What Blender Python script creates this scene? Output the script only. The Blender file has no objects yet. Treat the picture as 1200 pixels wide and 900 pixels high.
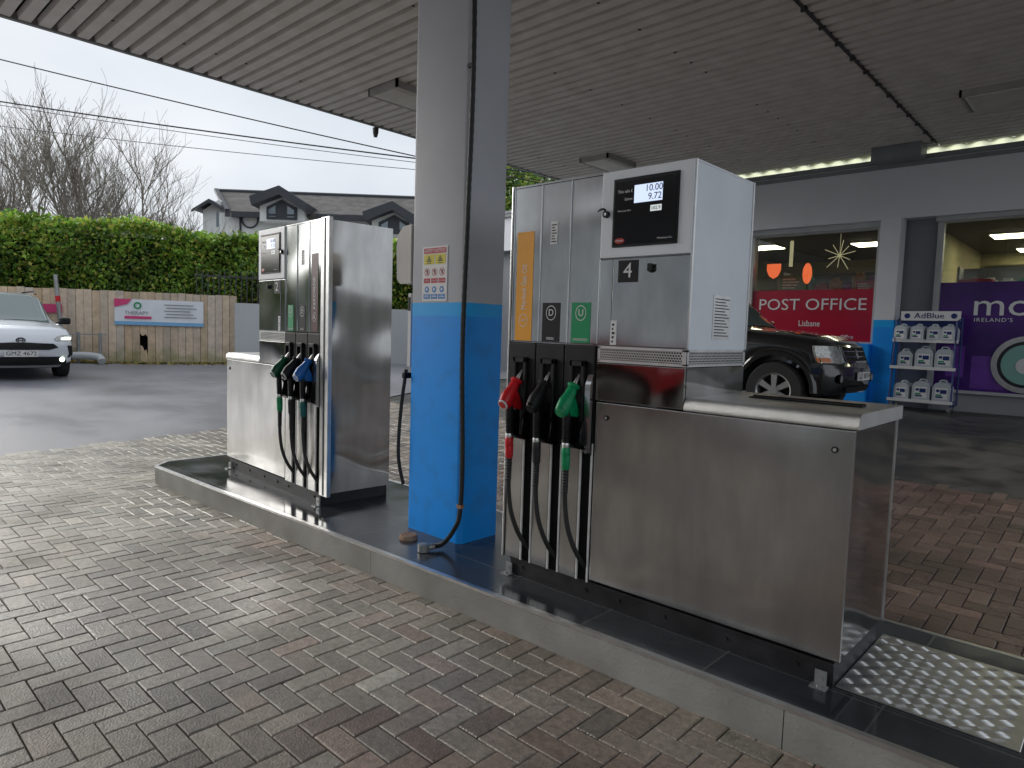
import bpy, bmesh, math, random
import numpy as np
from mathutils import Vector, Matrix, Euler
random.seed(7); RNG = np.random.default_rng(7)
D = bpy.data; S = bpy.context.scene; COL = S.collection
R = math.radians; PI = math.pi

# ------------------------------------------------------------------ materials
def srgb(r, g, b):
    f = lambda c: (c/255/12.92) if c/255 <= .04045 else ((c/255+.055)/1.055)**2.4
    return (f(r), f(g), f(b))
def mat(name, col, rough=.5, metal=0., var=.0, vscale=4., bump=0., bscale=60., rvar=0., rscale=3., col2=None, emit=None, estr=0., coat=0., stretch=None, spec=.5, det=4., lo=.35, hi=.7, aniso=0.):
    m = D.materials.new(name); m.use_nodes = True; nt = m.node_tree; N = nt.nodes; L = nt.links
    b = N['Principled BSDF']; b.inputs['Base Color'].default_value = (*col, 1)
    b.inputs['Roughness'].default_value = rough; b.inputs['Metallic'].default_value = metal
    b.inputs['Specular IOR Level'].default_value = spec
    if aniso: b.inputs['Anisotropic'].default_value = aniso
    if coat: b.inputs['Coat Weight'].default_value = coat; b.inputs['Coat Roughness'].default_value = .05
    if emit: b.inputs['Emission Color'].default_value = (*emit, 1); b.inputs['Emission Strength'].default_value = estr
    tc = N.new('ShaderNodeTexCoord'); out = tc.outputs['Object']
    if stretch:
        mp = N.new('ShaderNodeMapping'); mp.inputs['Scale'].default_value = stretch; L.new(out, mp.inputs[0]); sout = mp.outputs[0]
    else: sout = out
    if var or col2:
        n = N.new('ShaderNodeTexNoise'); n.inputs['Scale'].default_value = vscale; n.inputs['Detail'].default_value = det; L.new(out, n.inputs['Vector'])
        r = N.new('ShaderNodeValToRGB'); L.new(n.outputs[0], r.inputs[0])
        c2 = col2 if col2 else tuple(c*(1-var) for c in col); c1 = col if col2 else tuple(min(1, c*(1+var)) for c in col)
        r.color_ramp.elements[0].position = lo; r.color_ramp.elements[1].position = hi
        r.color_ramp.elements[0].color = (*c2, 1); r.color_ramp.elements[1].color = (*c1, 1)
        L.new(r.outputs[0], b.inputs['Base Color'])
    if rvar:
        n = N.new('ShaderNodeTexNoise'); n.inputs['Scale'].default_value = rscale; n.inputs['Detail'].default_value = 5; L.new(sout, n.inputs['Vector'])
        mr = N.new('ShaderNodeMapRange'); L.new(n.outputs[0], mr.inputs[0]); mr.inputs[1].default_value = .3; mr.inputs[2].default_value = .7
        mr.inputs[3].default_value = max(.02, rough-rvar); mr.inputs[4].default_value = min(1, rough+rvar); L.new(mr.outputs[0], b.inputs['Roughness'])
    if bump:
        n = N.new('ShaderNodeTexNoise'); n.inputs['Scale'].default_value = bscale; n.inputs['Detail'].default_value = 3; L.new(sout, n.inputs['Vector'])
        bp = N.new('ShaderNodeBump'); bp.inputs['Strength'].default_value = bump; bp.inputs['Distance'].default_value = .01
        L.new(n.outputs[0], bp.inputs['Height']); L.new(bp.outputs[0], b.inputs['Normal'])
    return m

def attr_mat(name, rough=.6, bump=0, bscale=150, rvar=0, rscale=1.0, var=.25, vscale=30, spec=.5, trans=0.):
    """base colour from the per-face colour attribute 'tone', broken up by noise"""
    m = D.materials.new(name); m.use_nodes = True; nt = m.node_tree; N = nt.nodes; L = nt.links
    b = N['Principled BSDF']; b.inputs['Roughness'].default_value = rough; b.inputs['Specular IOR Level'].default_value = spec
    a = N.new('ShaderNodeAttribute'); a.attribute_name = 'tone'
    tc = N.new('ShaderNodeTexCoord')
    n = N.new('ShaderNodeTexNoise'); n.inputs['Scale'].default_value = vscale; n.inputs['Detail'].default_value = 6; n.inputs['Roughness'].default_value = .7; L.new(tc.outputs['Object'], n.inputs['Vector'])
    mr = N.new('ShaderNodeMapRange'); mr.inputs[1].default_value = .3; mr.inputs[2].default_value = .7; mr.inputs[3].default_value = 1-var; mr.inputs[4].default_value = 1+var; L.new(n.outputs[0], mr.inputs[0])
    mx = N.new('ShaderNodeMix'); mx.data_type = 'RGBA'; mx.blend_type = 'MULTIPLY'; mx.inputs[0].default_value = 1; L.new(a.outputs[0], mx.inputs[6]); L.new(mr.outputs[0], mx.inputs[7])
    L.new(mx.outputs[2], b.inputs['Base Color'])
    if rvar:
        n2 = N.new('ShaderNodeTexNoise'); n2.inputs['Scale'].default_value = rscale; n2.inputs['Detail'].default_value = 6; L.new(tc.outputs['Object'], n2.inputs['Vector'])
        m2 = N.new('ShaderNodeMapRange'); m2.inputs[1].default_value = .38; m2.inputs[2].default_value = .62; m2.inputs[3].default_value = rough-rvar; m2.inputs[4].default_value = rough+rvar
        L.new(n2.outputs[0], m2.inputs[0]); L.new(m2.outputs[0], b.inputs['Roughness'])
    if bump:
        n3 = N.new('ShaderNodeTexNoise'); n3.inputs['Scale'].default_value = bscale; n3.inputs['Detail'].default_value = 4; L.new(tc.outputs['Object'], n3.inputs['Vector'])
        bp = N.new('ShaderNodeBump'); bp.inputs['Strength'].default_value = bump; bp.inputs['Distance'].default_value = .006; L.new(n3.outputs[0], bp.inputs['Height']); L.new(bp.outputs[0], b.inputs['Normal'])
    if trans:
        o = N['Material Output']; t = N.new('ShaderNodeBsdfTranslucent'); L.new(mx.outputs[2], t.inputs[0]); ms = N.new('ShaderNodeMixShader'); ms.inputs[0].default_value = trans
        L.new(b.outputs[0], ms.inputs[1]); L.new(t.outputs[0], ms.inputs[2]); L.new(ms.outputs[0], o.inputs[0])
    return m

def glass_mat(name, tint=(.9, .95, .93), refl=.12):
    m = D.materials.new(name); m.use_nodes = True; nt = m.node_tree; N = nt.nodes; L = nt.links
    o = N['Material Output']; N.remove(N['Principled BSDF'])
    t = N.new('ShaderNodeBsdfTransparent'); t.inputs[0].default_value = (*tint, 1)
    g = N.new('ShaderNodeBsdfGlossy'); g.inputs['Roughness'].default_value = .01
    f = N.new('ShaderNodeFresnel'); f.inputs[0].default_value = 1.5
    ms = N.new('ShaderNodeMixShader'); L.new(f.outputs[0], ms.inputs[0]); L.new(t.outputs[0], ms.inputs[1]); L.new(g.outputs[0], ms.inputs[2]); L.new(ms.outputs[0], o.inputs[0])
    return m

def steel(name, rough, rvar=.06, col=(.52, .525, .52), brushed=(1, 1, 60), bump=.03):
    """stainless sheet: faint brushing, finger smudges in the gloss, slight waviness"""
    m = D.materials.new(name); m.use_nodes = True; nt = m.node_tree; N = nt.nodes; L = nt.links
    b = N['Principled BSDF']; b.inputs['Metallic'].default_value = 1; b.inputs['Anisotropic'].default_value = .3
    tc = N.new('ShaderNodeTexCoord')
    n = N.new('ShaderNodeTexNoise'); n.inputs['Scale'].default_value = 2.3; n.inputs['Detail'].default_value = 4; n.inputs['Roughness'].default_value = .5; L.new(tc.outputs['Object'], n.inputs['Vector'])
    r = N.new('ShaderNodeValToRGB'); L.new(n.outputs[0], r.inputs[0]); r.color_ramp.elements[0].position = .3; r.color_ramp.elements[1].position = .72
    r.color_ramp.elements[0].color = (*[c*.80 for c in col], 1); r.color_ramp.elements[1].color = (*col, 1); L.new(r.outputs[0], b.inputs['Base Color'])
    mr = N.new('ShaderNodeMapRange'); L.new(n.outputs[0], mr.inputs[0]); mr.inputs[1].default_value = .3; mr.inputs[2].default_value = .7; mr.inputs[3].default_value = rough+rvar; mr.inputs[4].default_value = rough-rvar
    L.new(mr.outputs[0], b.inputs['Roughness'])
    mp = N.new('ShaderNodeMapping'); mp.inputs['Scale'].default_value = brushed; L.new(tc.outputs['Object'], mp.inputs[0])
    n2 = N.new('ShaderNodeTexNoise'); n2.inputs['Scale'].default_value = 6; n2.inputs['Detail'].default_value = 2; L.new(mp.outputs[0], n2.inputs['Vector'])
    bp = N.new('ShaderNodeBump'); bp.inputs['Strength'].default_value = bump; bp.inputs['Distance'].default_value = .001; L.new(n2.outputs[0], bp.inputs['Height'])
    n3 = N.new('ShaderNodeTexNoise'); n3.inputs['Scale'].default_value = 2.0; n3.inputs['Detail'].default_value = 0; L.new(tc.outputs['Object'], n3.inputs['Vector'])
    b2 = N.new('ShaderNodeBump'); b2.inputs['Strength'].default_value = .6; b2.inputs['Distance'].default_value = .05; L.new(n3.outputs[0], b2.inputs['Height']); L.new(bp.outputs[0], b2.inputs['Normal'])
    mpd = N.new('ShaderNodeMapping'); mpd.inputs['Scale'].default_value = (3, 3, .8); L.new(tc.outputs['Object'], mpd.inputs[0])
    nd = N.new('ShaderNodeTexNoise'); nd.inputs['Scale'].default_value = 3; nd.inputs['Detail'].default_value = 8; nd.inputs['Roughness'].default_value = .65; L.new(mpd.outputs[0], nd.inputs['Vector'])
    rd_ = N.new('ShaderNodeMapRange'); rd_.inputs[1].default_value = .36; rd_.inputs[2].default_value = .66; rd_.inputs[3].default_value = .84; rd_.inputs[4].default_value = 1.04; L.new(nd.outputs[0], rd_.inputs[0])
    mm = N.new('ShaderNodeMix'); mm.data_type = 'RGBA'; mm.blend_type = 'MULTIPLY'; mm.inputs[0].default_value = 1; L.new(r.outputs[0], mm.inputs[6]); L.new(rd_.outputs[0], mm.inputs[7]); L.new(mm.outputs[2], b.inputs['Base Color'])
    L.new(b2.outputs[0], b.inputs['Normal']); L.remove(b2.inputs['Normal'].links[0])
    return m

M = {}
M['steel'] = steel('brushed stainless', .17, .06, (.47, .48, .485))
M['steel_box'] = steel('dull stainless', .215, .045, (.58, .575, .56), brushed=(1, 1, 40))
M['steel_side'] = steel('bright stainless', .10, .05, (.50, .49, .475))
M['steel_lid'] = mat('grained stainless', (.62, .62, .6), .32, 1, bump=.5, bscale=260, var=.1)
M['alu'] = mat('aluminium', (.72, .72, .71), .34, 1, var=.1, vscale=12)
M['white_rail'] = mat('pale rail', (.68, .68, .66), .4, 0, var=.12, vscale=18)
M['grey_paint'] = mat('pale grey paint', (.80, .83, .87), .38, 0, var=.05, vscale=3, rvar=.05)
M['side_paint'] = mat('pale grey side paint', (.74, .79, .84), .3, 0, var=.05, vscale=3)
M['black'] = mat('black plastic', (.012, .012, .013), .5, var=.3, vscale=14, bump=.1, bscale=300, spec=.3)
M['black_gloss'] = mat('black gloss', (.006, .006, .007), .15, spec=.25)
M['void'] = mat('dark recess', (.006, .006, .006), .9)
M['rubber'] = mat('rubber', (.018, .018, .019), .5, bump=.1, bscale=200)
M['plinth'] = mat('black painted steel', (.018, .018, .02), .5, var=.5, vscale=9, bump=.15, bscale=80)
M['lcd'] = mat('lcd', (.5, .58, .72), .25, emit=(.62, .72, .95), estr=.42)
M['lcd_small'] = mat('small lcd', (.5, .55, .55), .25, emit=(.7, .75, .75), estr=.3)
M['ink'] = mat('ink', (.02, .02, .025), .5)
M['white'] = mat('white print', (.78, .78, .78), .45)
M['orange'] = mat('orange label', (.95, .42, .03), .4, var=.06)
M['label_black'] = mat('black label', (.015, .014, .017), .5, spec=.25)
M['label_green'] = mat('green label', (.0, .30, .11), .4)
M['label_maroon'] = mat('maroon label', (.085, .018, .022), .4, var=.2)
M['red_p'] = mat('red plastic', (.62, .012, .02), .35, var=.12, vscale=20)
M['green_p'] = mat('green plastic', (.0, .27, .10), .35, var=.15, vscale=20)
M['dkgreen_p'] = mat('dark green plastic', (.0, .09, .045), .4, var=.15, vscale=20)
M['teal_p'] = mat('teal plastic', (.0, .11, .11), .4)
M['blue_p'] = mat('blue plastic', (.01, .13, .45), .35, var=.1)
M['white_p'] = mat('white plastic', (.66, .70, .68), .4, var=.1, vscale=20)
M['badge'] = mat('red badge', (.45, .02, .02), .4)
M['col_grey'] = mat('column grey paint', (.49, .505, .545), .55, var=.07, vscale=1.8, det=10, bump=.03, bscale=30, rvar=.05)
M['col_blue'] = mat('column blue paint', (.0, .33, 1.0), .5, col2=(.01, .27, .80), lo=.28, hi=.50, vscale=6, det=14, bump=.03, bscale=30)
M['col_lblue'] = mat('column light blue paint', (.0, .42, 1.0), .5, var=.04)
M['kerb'] = mat('kerb concrete', (.42, .415, .385), .7, col2=(.22, .215, .19), vscale=2.2, bump=.25, bscale=60, det=8, lo=.3, hi=.75)
M['ceil'] = mat('painted deck', (.80, .775, .73), .6, col2=(.66, .63, .58), vscale=3.4, det=9, lo=.3, hi=.7)
M['ceil_dark'] = mat('dark trim', (.05, .05, .052), .6)
M['grey_trim'] = mat('grey trim', (.25, .26, .27), .5, var=.1)
M['shop_grey'] = mat('shop grey cladding', (.76, .77, .80), .5, var=.05, vscale=.8)
M['shop_dgrey'] = mat('shop darker grey wall', (.27, .28, .30), .6, var=.08, vscale=1)
M['frame_grey'] = mat('window frame', (.5, .51, .51), .45, var=.06)
M['fix_frame'] = mat('fixture frame', (.40, .39, .37), .5, var=.1)
M['diff'] = mat('fixture diffuser', (.68, .66, .60), .4, var=.1)
M['red_vinyl'] = mat('red vinyl', (.42, .008, .035), .3, var=.06)
M['purple'] = mat('purple vinyl', (.085, .022, .22), .25, col2=(.05, .015, .14), vscale=1.6)
M['purple2'] = mat('light purple vinyl', (.15, .05, .34), .25, var=.2, vscale=4)
M['rack_blue'] = mat('rack blue', (.01, .03, .17), .4)
M['jerry'] = mat('jerrycan', (.50, .55, .60), .45, var=.06)
M['wood_plain'] = mat('pale fence wood', (.47, .36, .25), .75, col2=(.36, .26, .17), vscale=3, bump=.2, bscale=40, stretch=(12, 12, 1))
M['car_silver'] = mat('silver car paint', (.72, .75, .79), .3, .12, coat=.8)
M['car_black'] = mat('black car paint', (.006, .007, .008), .22, coat=1)
M['car_red'] = mat('red car paint', (.5, .012, .02), .3, coat=.8)
M['car_glass'] = mat('car glass', (.02, .03, .03), .04, spec=1)
M['car_glass_light'] = mat('windscreen glass', (.16, .21, .2), .06, spec=1)
M['chrome'] = mat('chrome', (.7, .7, .7), .12, 1)
M['lamp_clear'] = mat('lamp lens', (.45, .46, .44), .12, .4, var=.3, vscale=30)
M['lamp_amber'] = mat('amber lens', (.7, .2, .05), .2)
M['lamp_on'] = mat('lit lamp', (.8, .85, .7), .2, emit=(.85, 1, .75), estr=1.3)
M['plate_w'] = mat('plate white', (.75, .75, .73), .4)
M['tyre'] = mat('tyre', (.02, .02, .02), .8, bump=.2, bscale=90)
M['alloy'] = mat('alloy wheel', (.45, .45, .44), .3, .8)
M['render'] = mat('white render', (.84, .85, .83), .8, var=.06, vscale=.6)
M['roof_tile'] = mat('grey roof tile', (.15, .14, .135), .9, col2=(.085, .08, .076), vscale=2.5, bump=.5, bscale=8)
M['roof_trim'] = mat('dark roof trim', (.05, .055, .065), .6)
M['house_glass'] = mat('house glass', (.16, .22, .26), .06, spec=1)
M['white_panel'] = mat('pale panel', (.52, .54, .55), .5, var=.05, vscale=1)
M['bark'] = mat('bark', (.27, .24, .20), .9, var=.25, vscale=5)
M['wire'] = mat('wire', (.02, .02, .02), .6)
M['tan'] = mat('shop wall tan', (.30, .24, .13), .8, col2=(.16, .17, .08), vscale=.9)
M['shop_ceil'] = mat('shop ceiling', (.045, .042, .038), .8)
M['shop_floor'] = mat('shop floor', (.12, .11, .1), .4)
M['tube'] = mat('shop light', (1, .9, .7), .5, emit=(1, .86, .6), estr=7)
M['orange_lamp'] = mat('orange lamp', (.8, .15, .05), .5, emit=(1, .16, .05), estr=.4)
M['straw'] = mat('star wire', (.5, .44, .28), .5, emit=(1, .85, .5), estr=.15)
M['beige_p'] = mat('beige plastic', (.62, .60, .56), .5, var=.05)
M['terracotta'] = mat('weathered cap', (.33, .27, .2), .8, col2=(.30, .13, .07), vscale=25)
M['galv'] = mat('galvanised', (.36, .37, .37), .45, .6, var=.15, vscale=10)
M['pink'] = mat('pink print', (.68, .06, .2), .5)
M['sky_print'] = mat('light blue print', (.2, .45, .72), .5)
M['banner_w'] = mat('banner white', (.80, .82, .86), .5, var=.04)
M['yellow'] = mat('sign yellow', (.72, .62, .02), .5)
M['sign_red'] = mat('sign red', (.5, .03, .05), .5)
M['sign_blue'] = mat('sign blue', (.03, .22, .6), .5)
M['teal_print'] = mat('pale teal print', (.25, .5, .45), .4)
M['shop_glass'] = glass_mat('shop glass')
M['leafm'] = attr_mat('leaves', .5, var=.2, vscale=3, trans=.3)
M['paver'] = attr_mat('block paving', .43, .6, 110, .22, .7, .36, 34, spec=.7)
def stain(m):
    nt = m.node_tree; N = nt.nodes; L = nt.links; b = N['Principled BSDF']; src = b.inputs['Base Color'].links[0].from_socket; tc = N.new('ShaderNodeTexCoord')
    n = N.new('ShaderNodeTexNoise'); n.inputs['Scale'].default_value = .9; n.inputs['Detail'].default_value = 9; n.inputs['Roughness'].default_value = .62; L.new(tc.outputs['Object'], n.inputs['Vector'])
    mr = N.new('ShaderNodeMapRange'); mr.inputs[1].default_value = .36; mr.inputs[2].default_value = .62; mr.inputs[3].default_value = .58; mr.inputs[4].default_value = 1.15; L.new(n.outputs[0], mr.inputs[0])
    v = N.new('ShaderNodeTexNoise'); v.inputs['Scale'].default_value = 55; v.inputs['Detail'].default_value = 1; L.new(tc.outputs['Object'], v.inputs['Vector'])
    m2 = N.new('ShaderNodeMapRange'); m2.inputs[1].default_value = .74; m2.inputs[2].default_value = .78; m2.inputs[3].default_value = 0; m2.inputs[4].default_value = .5; L.new(v.outputs[0], m2.inputs[0])
    mx = N.new('ShaderNodeMix'); mx.data_type = 'RGBA'; mx.blend_type = 'MULTIPLY'; mx.inputs[0].default_value = 1; L.new(src, mx.inputs[6]); L.new(mr.outputs[0], mx.inputs[7])
    m3 = N.new('ShaderNodeMix'); m3.data_type = 'RGBA'; L.new(m2.outputs[0], m3.inputs[0]); L.new(mx.outputs[2], m3.inputs[6]); m3.inputs[7].default_value = (.5, .5, .47, 1); L.new(m3.outputs[2], b.inputs['Base Color'])
stain(M['paver'])
M['litter'] = attr_mat('fallen leaves', .7, var=.2)
M['product'] = attr_mat('product print', .5, var=.3, vscale=12)

def asphalt(name, c1, c2, r0, r1, scale):
    m = D.materials.new(name); m.use_nodes = True; nt = m.node_tree; N = nt.nodes; L = nt.links
    b = N['Principled BSDF']; tc = N.new('ShaderNodeTexCoord')
    n = N.new('ShaderNodeTexNoise'); n.inputs['Scale'].default_value = scale; n.inputs['Detail'].default_value = 9; n.inputs['Roughness'].default_value = .62; L.new(tc.outputs['Object'], n.inputs['Vector'])
    g = N.new('ShaderNodeTexNoise'); g.inputs['Scale'].default_value = 120; g.inputs['Detail'].default_value = 2; L.new(tc.outputs['Object'], g.inputs['Vector'])
    ad = N.new('ShaderNodeMath'); ad.operation = 'MULTIPLY_ADD'; L.new(g.outputs[0], ad.inputs[0]); ad.inputs[1].default_value = .3; L.new(n.outputs[0], ad.inputs[2])
    r = N.new('ShaderNodeValToRGB'); L.new(ad.outputs[0], r.inputs[0]); r.color_ramp.elements[0].position = .5; r.color_ramp.elements[1].position = .8
    r.color_ramp.elements[0].color = (*c1, 1); r.color_ramp.elements[1].color = (*c2, 1); L.new(r.outputs[0], b.inputs['Base Color'])
    mr = N.new('ShaderNodeMapRange'); L.new(n.outputs[0], mr.inputs[0]); mr.inputs[1].default_value = .38; mr.inputs[2].default_value = .62; mr.inputs[3].default_value = r0; mr.inputs[4].default_value = r1; L.new(mr.outputs[0], b.inputs['Roughness'])
    bp = N.new('ShaderNodeBump'); bp.inputs['Strength'].default_value = .35; bp.inputs['Distance'].default_value = .006; L.new(g.outputs[0], bp.inputs['Height']); L.new(bp.outputs[0], b.inputs['Normal'])
    return m
M['asphalt'] = asphalt('wet asphalt', (.19, .19, .21), (.29, .29, .315), .30, .52, .5)
M['dark_conc'] = asphalt('worn dark concrete', (.03, .03, .028), (.12, .115, .105), .35, .65, 2.2)
M['earth'] = asphalt('ground', (.03, .032, .028), (.06, .06, .052), .6, .9, .5)

def grp():
    m = D.materials.new('translucent sheet'); m.use_nodes = True; nt = m.node_tree; N = nt.nodes; L = nt.links; N.remove(N['Principled BSDF'])
    a = N.new('ShaderNodeBsdfTranslucent'); a.inputs[0].default_value = (.85, .87, .62, 1); b = N.new('ShaderNodeBsdfDiffuse'); b.inputs[0].default_value = (.82, .82, .7, 1)
    x = N.new('ShaderNodeMixShader'); x.inputs[0].default_value = .3; L.new(a.outputs[0], x.inputs[1]); L.new(b.outputs[0], x.inputs[2]); L.new(x.outputs[0], N['Material Output'].inputs[0]); return m
M['grp'] = grp()
def wood_mat():
    m = attr_mat('weathered fence boards', .8, .3, 40, var=.22, vscale=5); nt = m.node_tree; N = nt.nodes; L = nt.links; b = N['Principled BSDF']; src = b.inputs['Base Color'].links[0].from_socket
    g = N.new('ShaderNodeNewGeometry'); sx = N.new('ShaderNodeSeparateXYZ'); tc = N.new('ShaderNodeTexCoord'); L.new(tc.outputs['Object'], sx.inputs[0])
    n = N.new('ShaderNodeTexNoise'); n.inputs['Scale'].default_value = 3.5; n.inputs['Detail'].default_value = 5; L.new(tc.outputs['Object'], n.inputs['Vector'])
    ma = N.new('ShaderNodeMath'); ma.operation = 'MULTIPLY_ADD'; L.new(n.outputs[0], ma.inputs[0]); ma.inputs[1].default_value = -1.1; L.new(sx.outputs[2], ma.inputs[2])
    mr = N.new('ShaderNodeMapRange'); L.new(ma.outputs[0], mr.inputs[0]); mr.inputs[1].default_value = -.55; mr.inputs[2].default_value = -.05; mr.inputs[3].default_value = .75; mr.inputs[4].default_value = 0
    mx = N.new('ShaderNodeMix'); mx.data_type = 'RGBA'; L.new(mr.outputs[0], mx.inputs[0]); L.new(src, mx.inputs[6]); mx.inputs[7].default_value = (.16, .20, .05, 1); L.new(mx.outputs[2], b.inputs['Base Color']); return m
M['wood'] = wood_mat()
def tile_mat():
    m = D.materials.new('wet slate tiles'); m.use_nodes = True; nt = m.node_tree; N = nt.nodes; L = nt.links
    b = N['Principled BSDF']; tc = N.new('ShaderNodeTexCoord')
    br = N.new('ShaderNodeTexBrick'); br.inputs['Scale'].default_value = 1; br.inputs['Brick Width'].default_value = .6; br.inputs['Row Height'].default_value = .3; br.inputs['Mortar Size'].default_value = .004; br.offset = 0
    br.inputs['Color1'].default_value = (.045, .05, .055, 1); br.inputs['Color2'].default_value = (.032, .036, .042, 1); br.inputs['Mortar'].default_value = (.09, .09, .085, 1)
    L.new(tc.outputs['Object'], br.inputs['Vector'])
    n = N.new('ShaderNodeTexNoise'); n.inputs['Scale'].default_value = 1.7; n.inputs['Detail'].default_value = 8; L.new(tc.outputs['Object'], n.inputs['Vector'])
    mx = N.new('ShaderNodeMix'); mx.data_type = 'RGBA'; mx.blend_type = 'MULTIPLY'; mx.inputs[0].default_value = 1
    mr0 = N.new('ShaderNodeMapRange'); L.new(n.outputs[0], mr0.inputs[0]); mr0.inputs[1].default_value = .3; mr0.inputs[2].default_value = .7; mr0.inputs[3].default_value = .6; mr0.inputs[4].default_value = 1.5
    L.new(br.outputs[0], mx.inputs[6]); L.new(mr0.outputs[0], mx.inputs[7]); L.new(mx.outputs[2], b.inputs['Base Color'])
    mr = N.new('ShaderNodeMapRange'); L.new(n.outputs[0], mr.inputs[0]); mr.inputs[1].default_value = .4; mr.inputs[2].default_value = .6; mr.inputs[3].default_value = .10; mr.inputs[4].default_value = .26; L.new(mr.outputs[0], b.inputs['Roughness'])
    bp = N.new('ShaderNodeBump'); bp.inputs['Strength'].default_value = .3; bp.inputs['Distance'].default_value = .003; bp.invert = True; L.new(br.outputs['Fac'], bp.inputs['Height']); L.new(bp.outputs[0], b.inputs['Normal'])
    return m
M['tiles'] = tile_mat()

# ------------------------------------------------------------------ mesh helpers
class MB:
    def __init__(s): s.v = []; s.f = []; s.mi = []; s.cur = 0; s.bev = False
    def add(s, vs, fs):
        n = len(s.v); s.v += [tuple(p) for p in vs]; s.f += [tuple(i+n for i in f) for f in fs]; s.mi += [s.cur]*len(fs); return s
    def box(s, x0, x1, y0, y1, z0, z1):
        return s.add([(x0, y0, z0), (x1, y0, z0), (x1, y1, z0), (x0, y1, z0), (x0, y0, z1), (x1, y0, z1), (x1, y1, z1), (x0, y1, z1)],
                     [(0, 3, 2, 1), (4, 5, 6, 7), (0, 1, 5, 4), (1, 2, 6, 5), (2, 3, 7, 6), (3, 0, 4, 7)])
    def bbox(s, x0, x1, y0, y1, z0, z1, r=.01, seg=2):
        s.bev = True; bm = bmesh.new(); bmesh.ops.create_cube(bm, size=1)
        for v in bm.verts: v.co = Vector(((x0+x1)/2+v.co.x*(x1-x0), (y0+y1)/2+v.co.y*(y1-y0), (z0+z1)/2+v.co.z*(z1-z0)))
        bmesh.ops.bevel(bm, geom=bm.edges[:], offset=r, segments=seg, affect='EDGES', profile=.5)
        bm.verts.index_update(); s.add([v.co[:] for v in bm.verts], [[v.index for v in f.verts] for f in bm.faces]); bm.free(); return s
    def prism(s, poly, a0, a1, axis='y'):
        """poly in the plane across the axis: y -> (x,z), x -> (y,z), z -> (x,y)"""
        n = len(poly); mk = {'y': lambda p, a: (p[0], a, p[1]), 'x': lambda p, a: (a, p[0], p[1]), 'z': lambda p, a: (p[0], p[1], a)}[axis]
        return s.add([mk(p, a0) for p in poly]+[mk(p, a1) for p in poly], [tuple(range(n))[::-1], tuple(range(n, 2*n))]+[(i, (i+1) % n, (i+1) % n+n, i+n) for i in range(n)])
    def tube(s, pts, r, seg=10, cap=True):
        P = [Vector(p) for p in pts]; rr = r if isinstance(r, (list, tuple)) else [r]*len(P)
        n = len(P); ring = []; up = None; vs = []
        for i, p in enumerate(P):
            t = (P[min(i+1, n-1)]-P[max(i-1, 0)]).normalized()
            if up is None: up = t.orthogonal().normalized()
            up = (up-t*up.dot(t)).normalized(); b = t.cross(up)
            for k in range(seg):
                a = 2*PI*k/seg; vs.append(p+(up*math.cos(a)+b*math.sin(a))*rr[i])
        fs = [(i*seg+k, i*seg+(k+1) % seg, (i+1)*seg+(k+1) % seg, (i+1)*seg+k) for i in range(n-1) for k in range(seg)]
        if cap: fs += [tuple(range(seg))[::-1], tuple(range((n-1)*seg, n*seg))]
        return s.add(vs, fs)
    def cyl(s, p0, p1, r, seg=16): return s.tube([p0, p1], r, seg)
    def grid(s, fn, nu, nv):
        return s.add([fn(i/nu, j/nv) for j in range(nv+1) for i in range(nu+1)], [(j*(nu+1)+i, j*(nu+1)+i+1, (j+1)*(nu+1)+i+1, (j+1)*(nu+1)+i) for j in range(nv) for i in range(nu)])
    def ell(s, c, r, nu=16, nv=10):
        def fn(a, b):
            t = a*2*PI; p = (b-.5)*PI; return (c[0]+r[0]*math.cos(p)*math.cos(t), c[1]+r[1]*math.cos(p)*math.sin(t), c[2]+r[2]*math.sin(p))
        return s.grid(fn, nu, nv)

def spline(pts, n=6):
    P = [Vector(p) for p in pts]; o = []
    for i in range(len(P)-1):
        p0 = P[max(i-1, 0)]; p1 = P[i]; p2 = P[i+1]; p3 = P[min(i+2, len(P)-1)]
        for k in range(n):
            t = k/n; o.append(.5*((2*p1)+(p2-p0)*t+(2*p0-5*p1+4*p2-p3)*t*t+(3*p1-p0-3*p2+p3)*t**3))
    return o+[P[-1]]

def obj(name, mb, ms, parent=None, smooth=35, label=None, loc=None):
    me = D.meshes.new(name); me.from_pydata(mb.v, [], mb.f); me.update()
    for m in (ms if isinstance(ms, list) else [ms]): me.materials.append(m)
    if isinstance(ms, list): me.polygons.foreach_set('material_index', mb.mi)
    bm = bmesh.new(); bm.from_mesh(me); bmesh.ops.remove_doubles(bm, verts=bm.verts, dist=1e-5); bmesh.ops.recalc_face_normals(bm, faces=bm.faces); bm.to_mesh(me); bm.free()
    if smooth:
        me.polygons.foreach_set('use_smooth', [True]*len(me.polygons)); me.set_sharp_from_angle(angle=R(smooth))
    o = D.objects.new(name, me); COL.objects.link(o)
    if mb.bev and smooth: w_ = o.modifiers.new('wn', 'WEIGHTED_NORMAL'); w_.keep_sharp = True; w_.weight = 100
    if parent: o.parent = parent
    if label: o['label'] = label
    if loc: o.location = loc
    return o
def tag(o, label, cat, group=None):
    o['label'] = label; o['category'] = cat
    if group: o['group'] = group
    return o
def thing(name, label, cat, loc=(0, 0, 0), rz=0, group=None):
    o = D.objects.new(name, None); COL.objects.link(o); o.location = loc; o.rotation_euler = (0, 0, rz); o.empty_display_size = .2
    return tag(o, label, cat, group)
def single(name, mb, ms, label, cat, loc, group=None, smooth=35):
    """one-mesh thing, vertices given in world space, origin moved to its base"""
    mb.v = [(p[0]-loc[0], p[1]-loc[1], p[2]-loc[2]) for p in mb.v]
    return tag(obj(name, mb, ms, None, smooth, loc=loc), label, cat, group)
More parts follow.
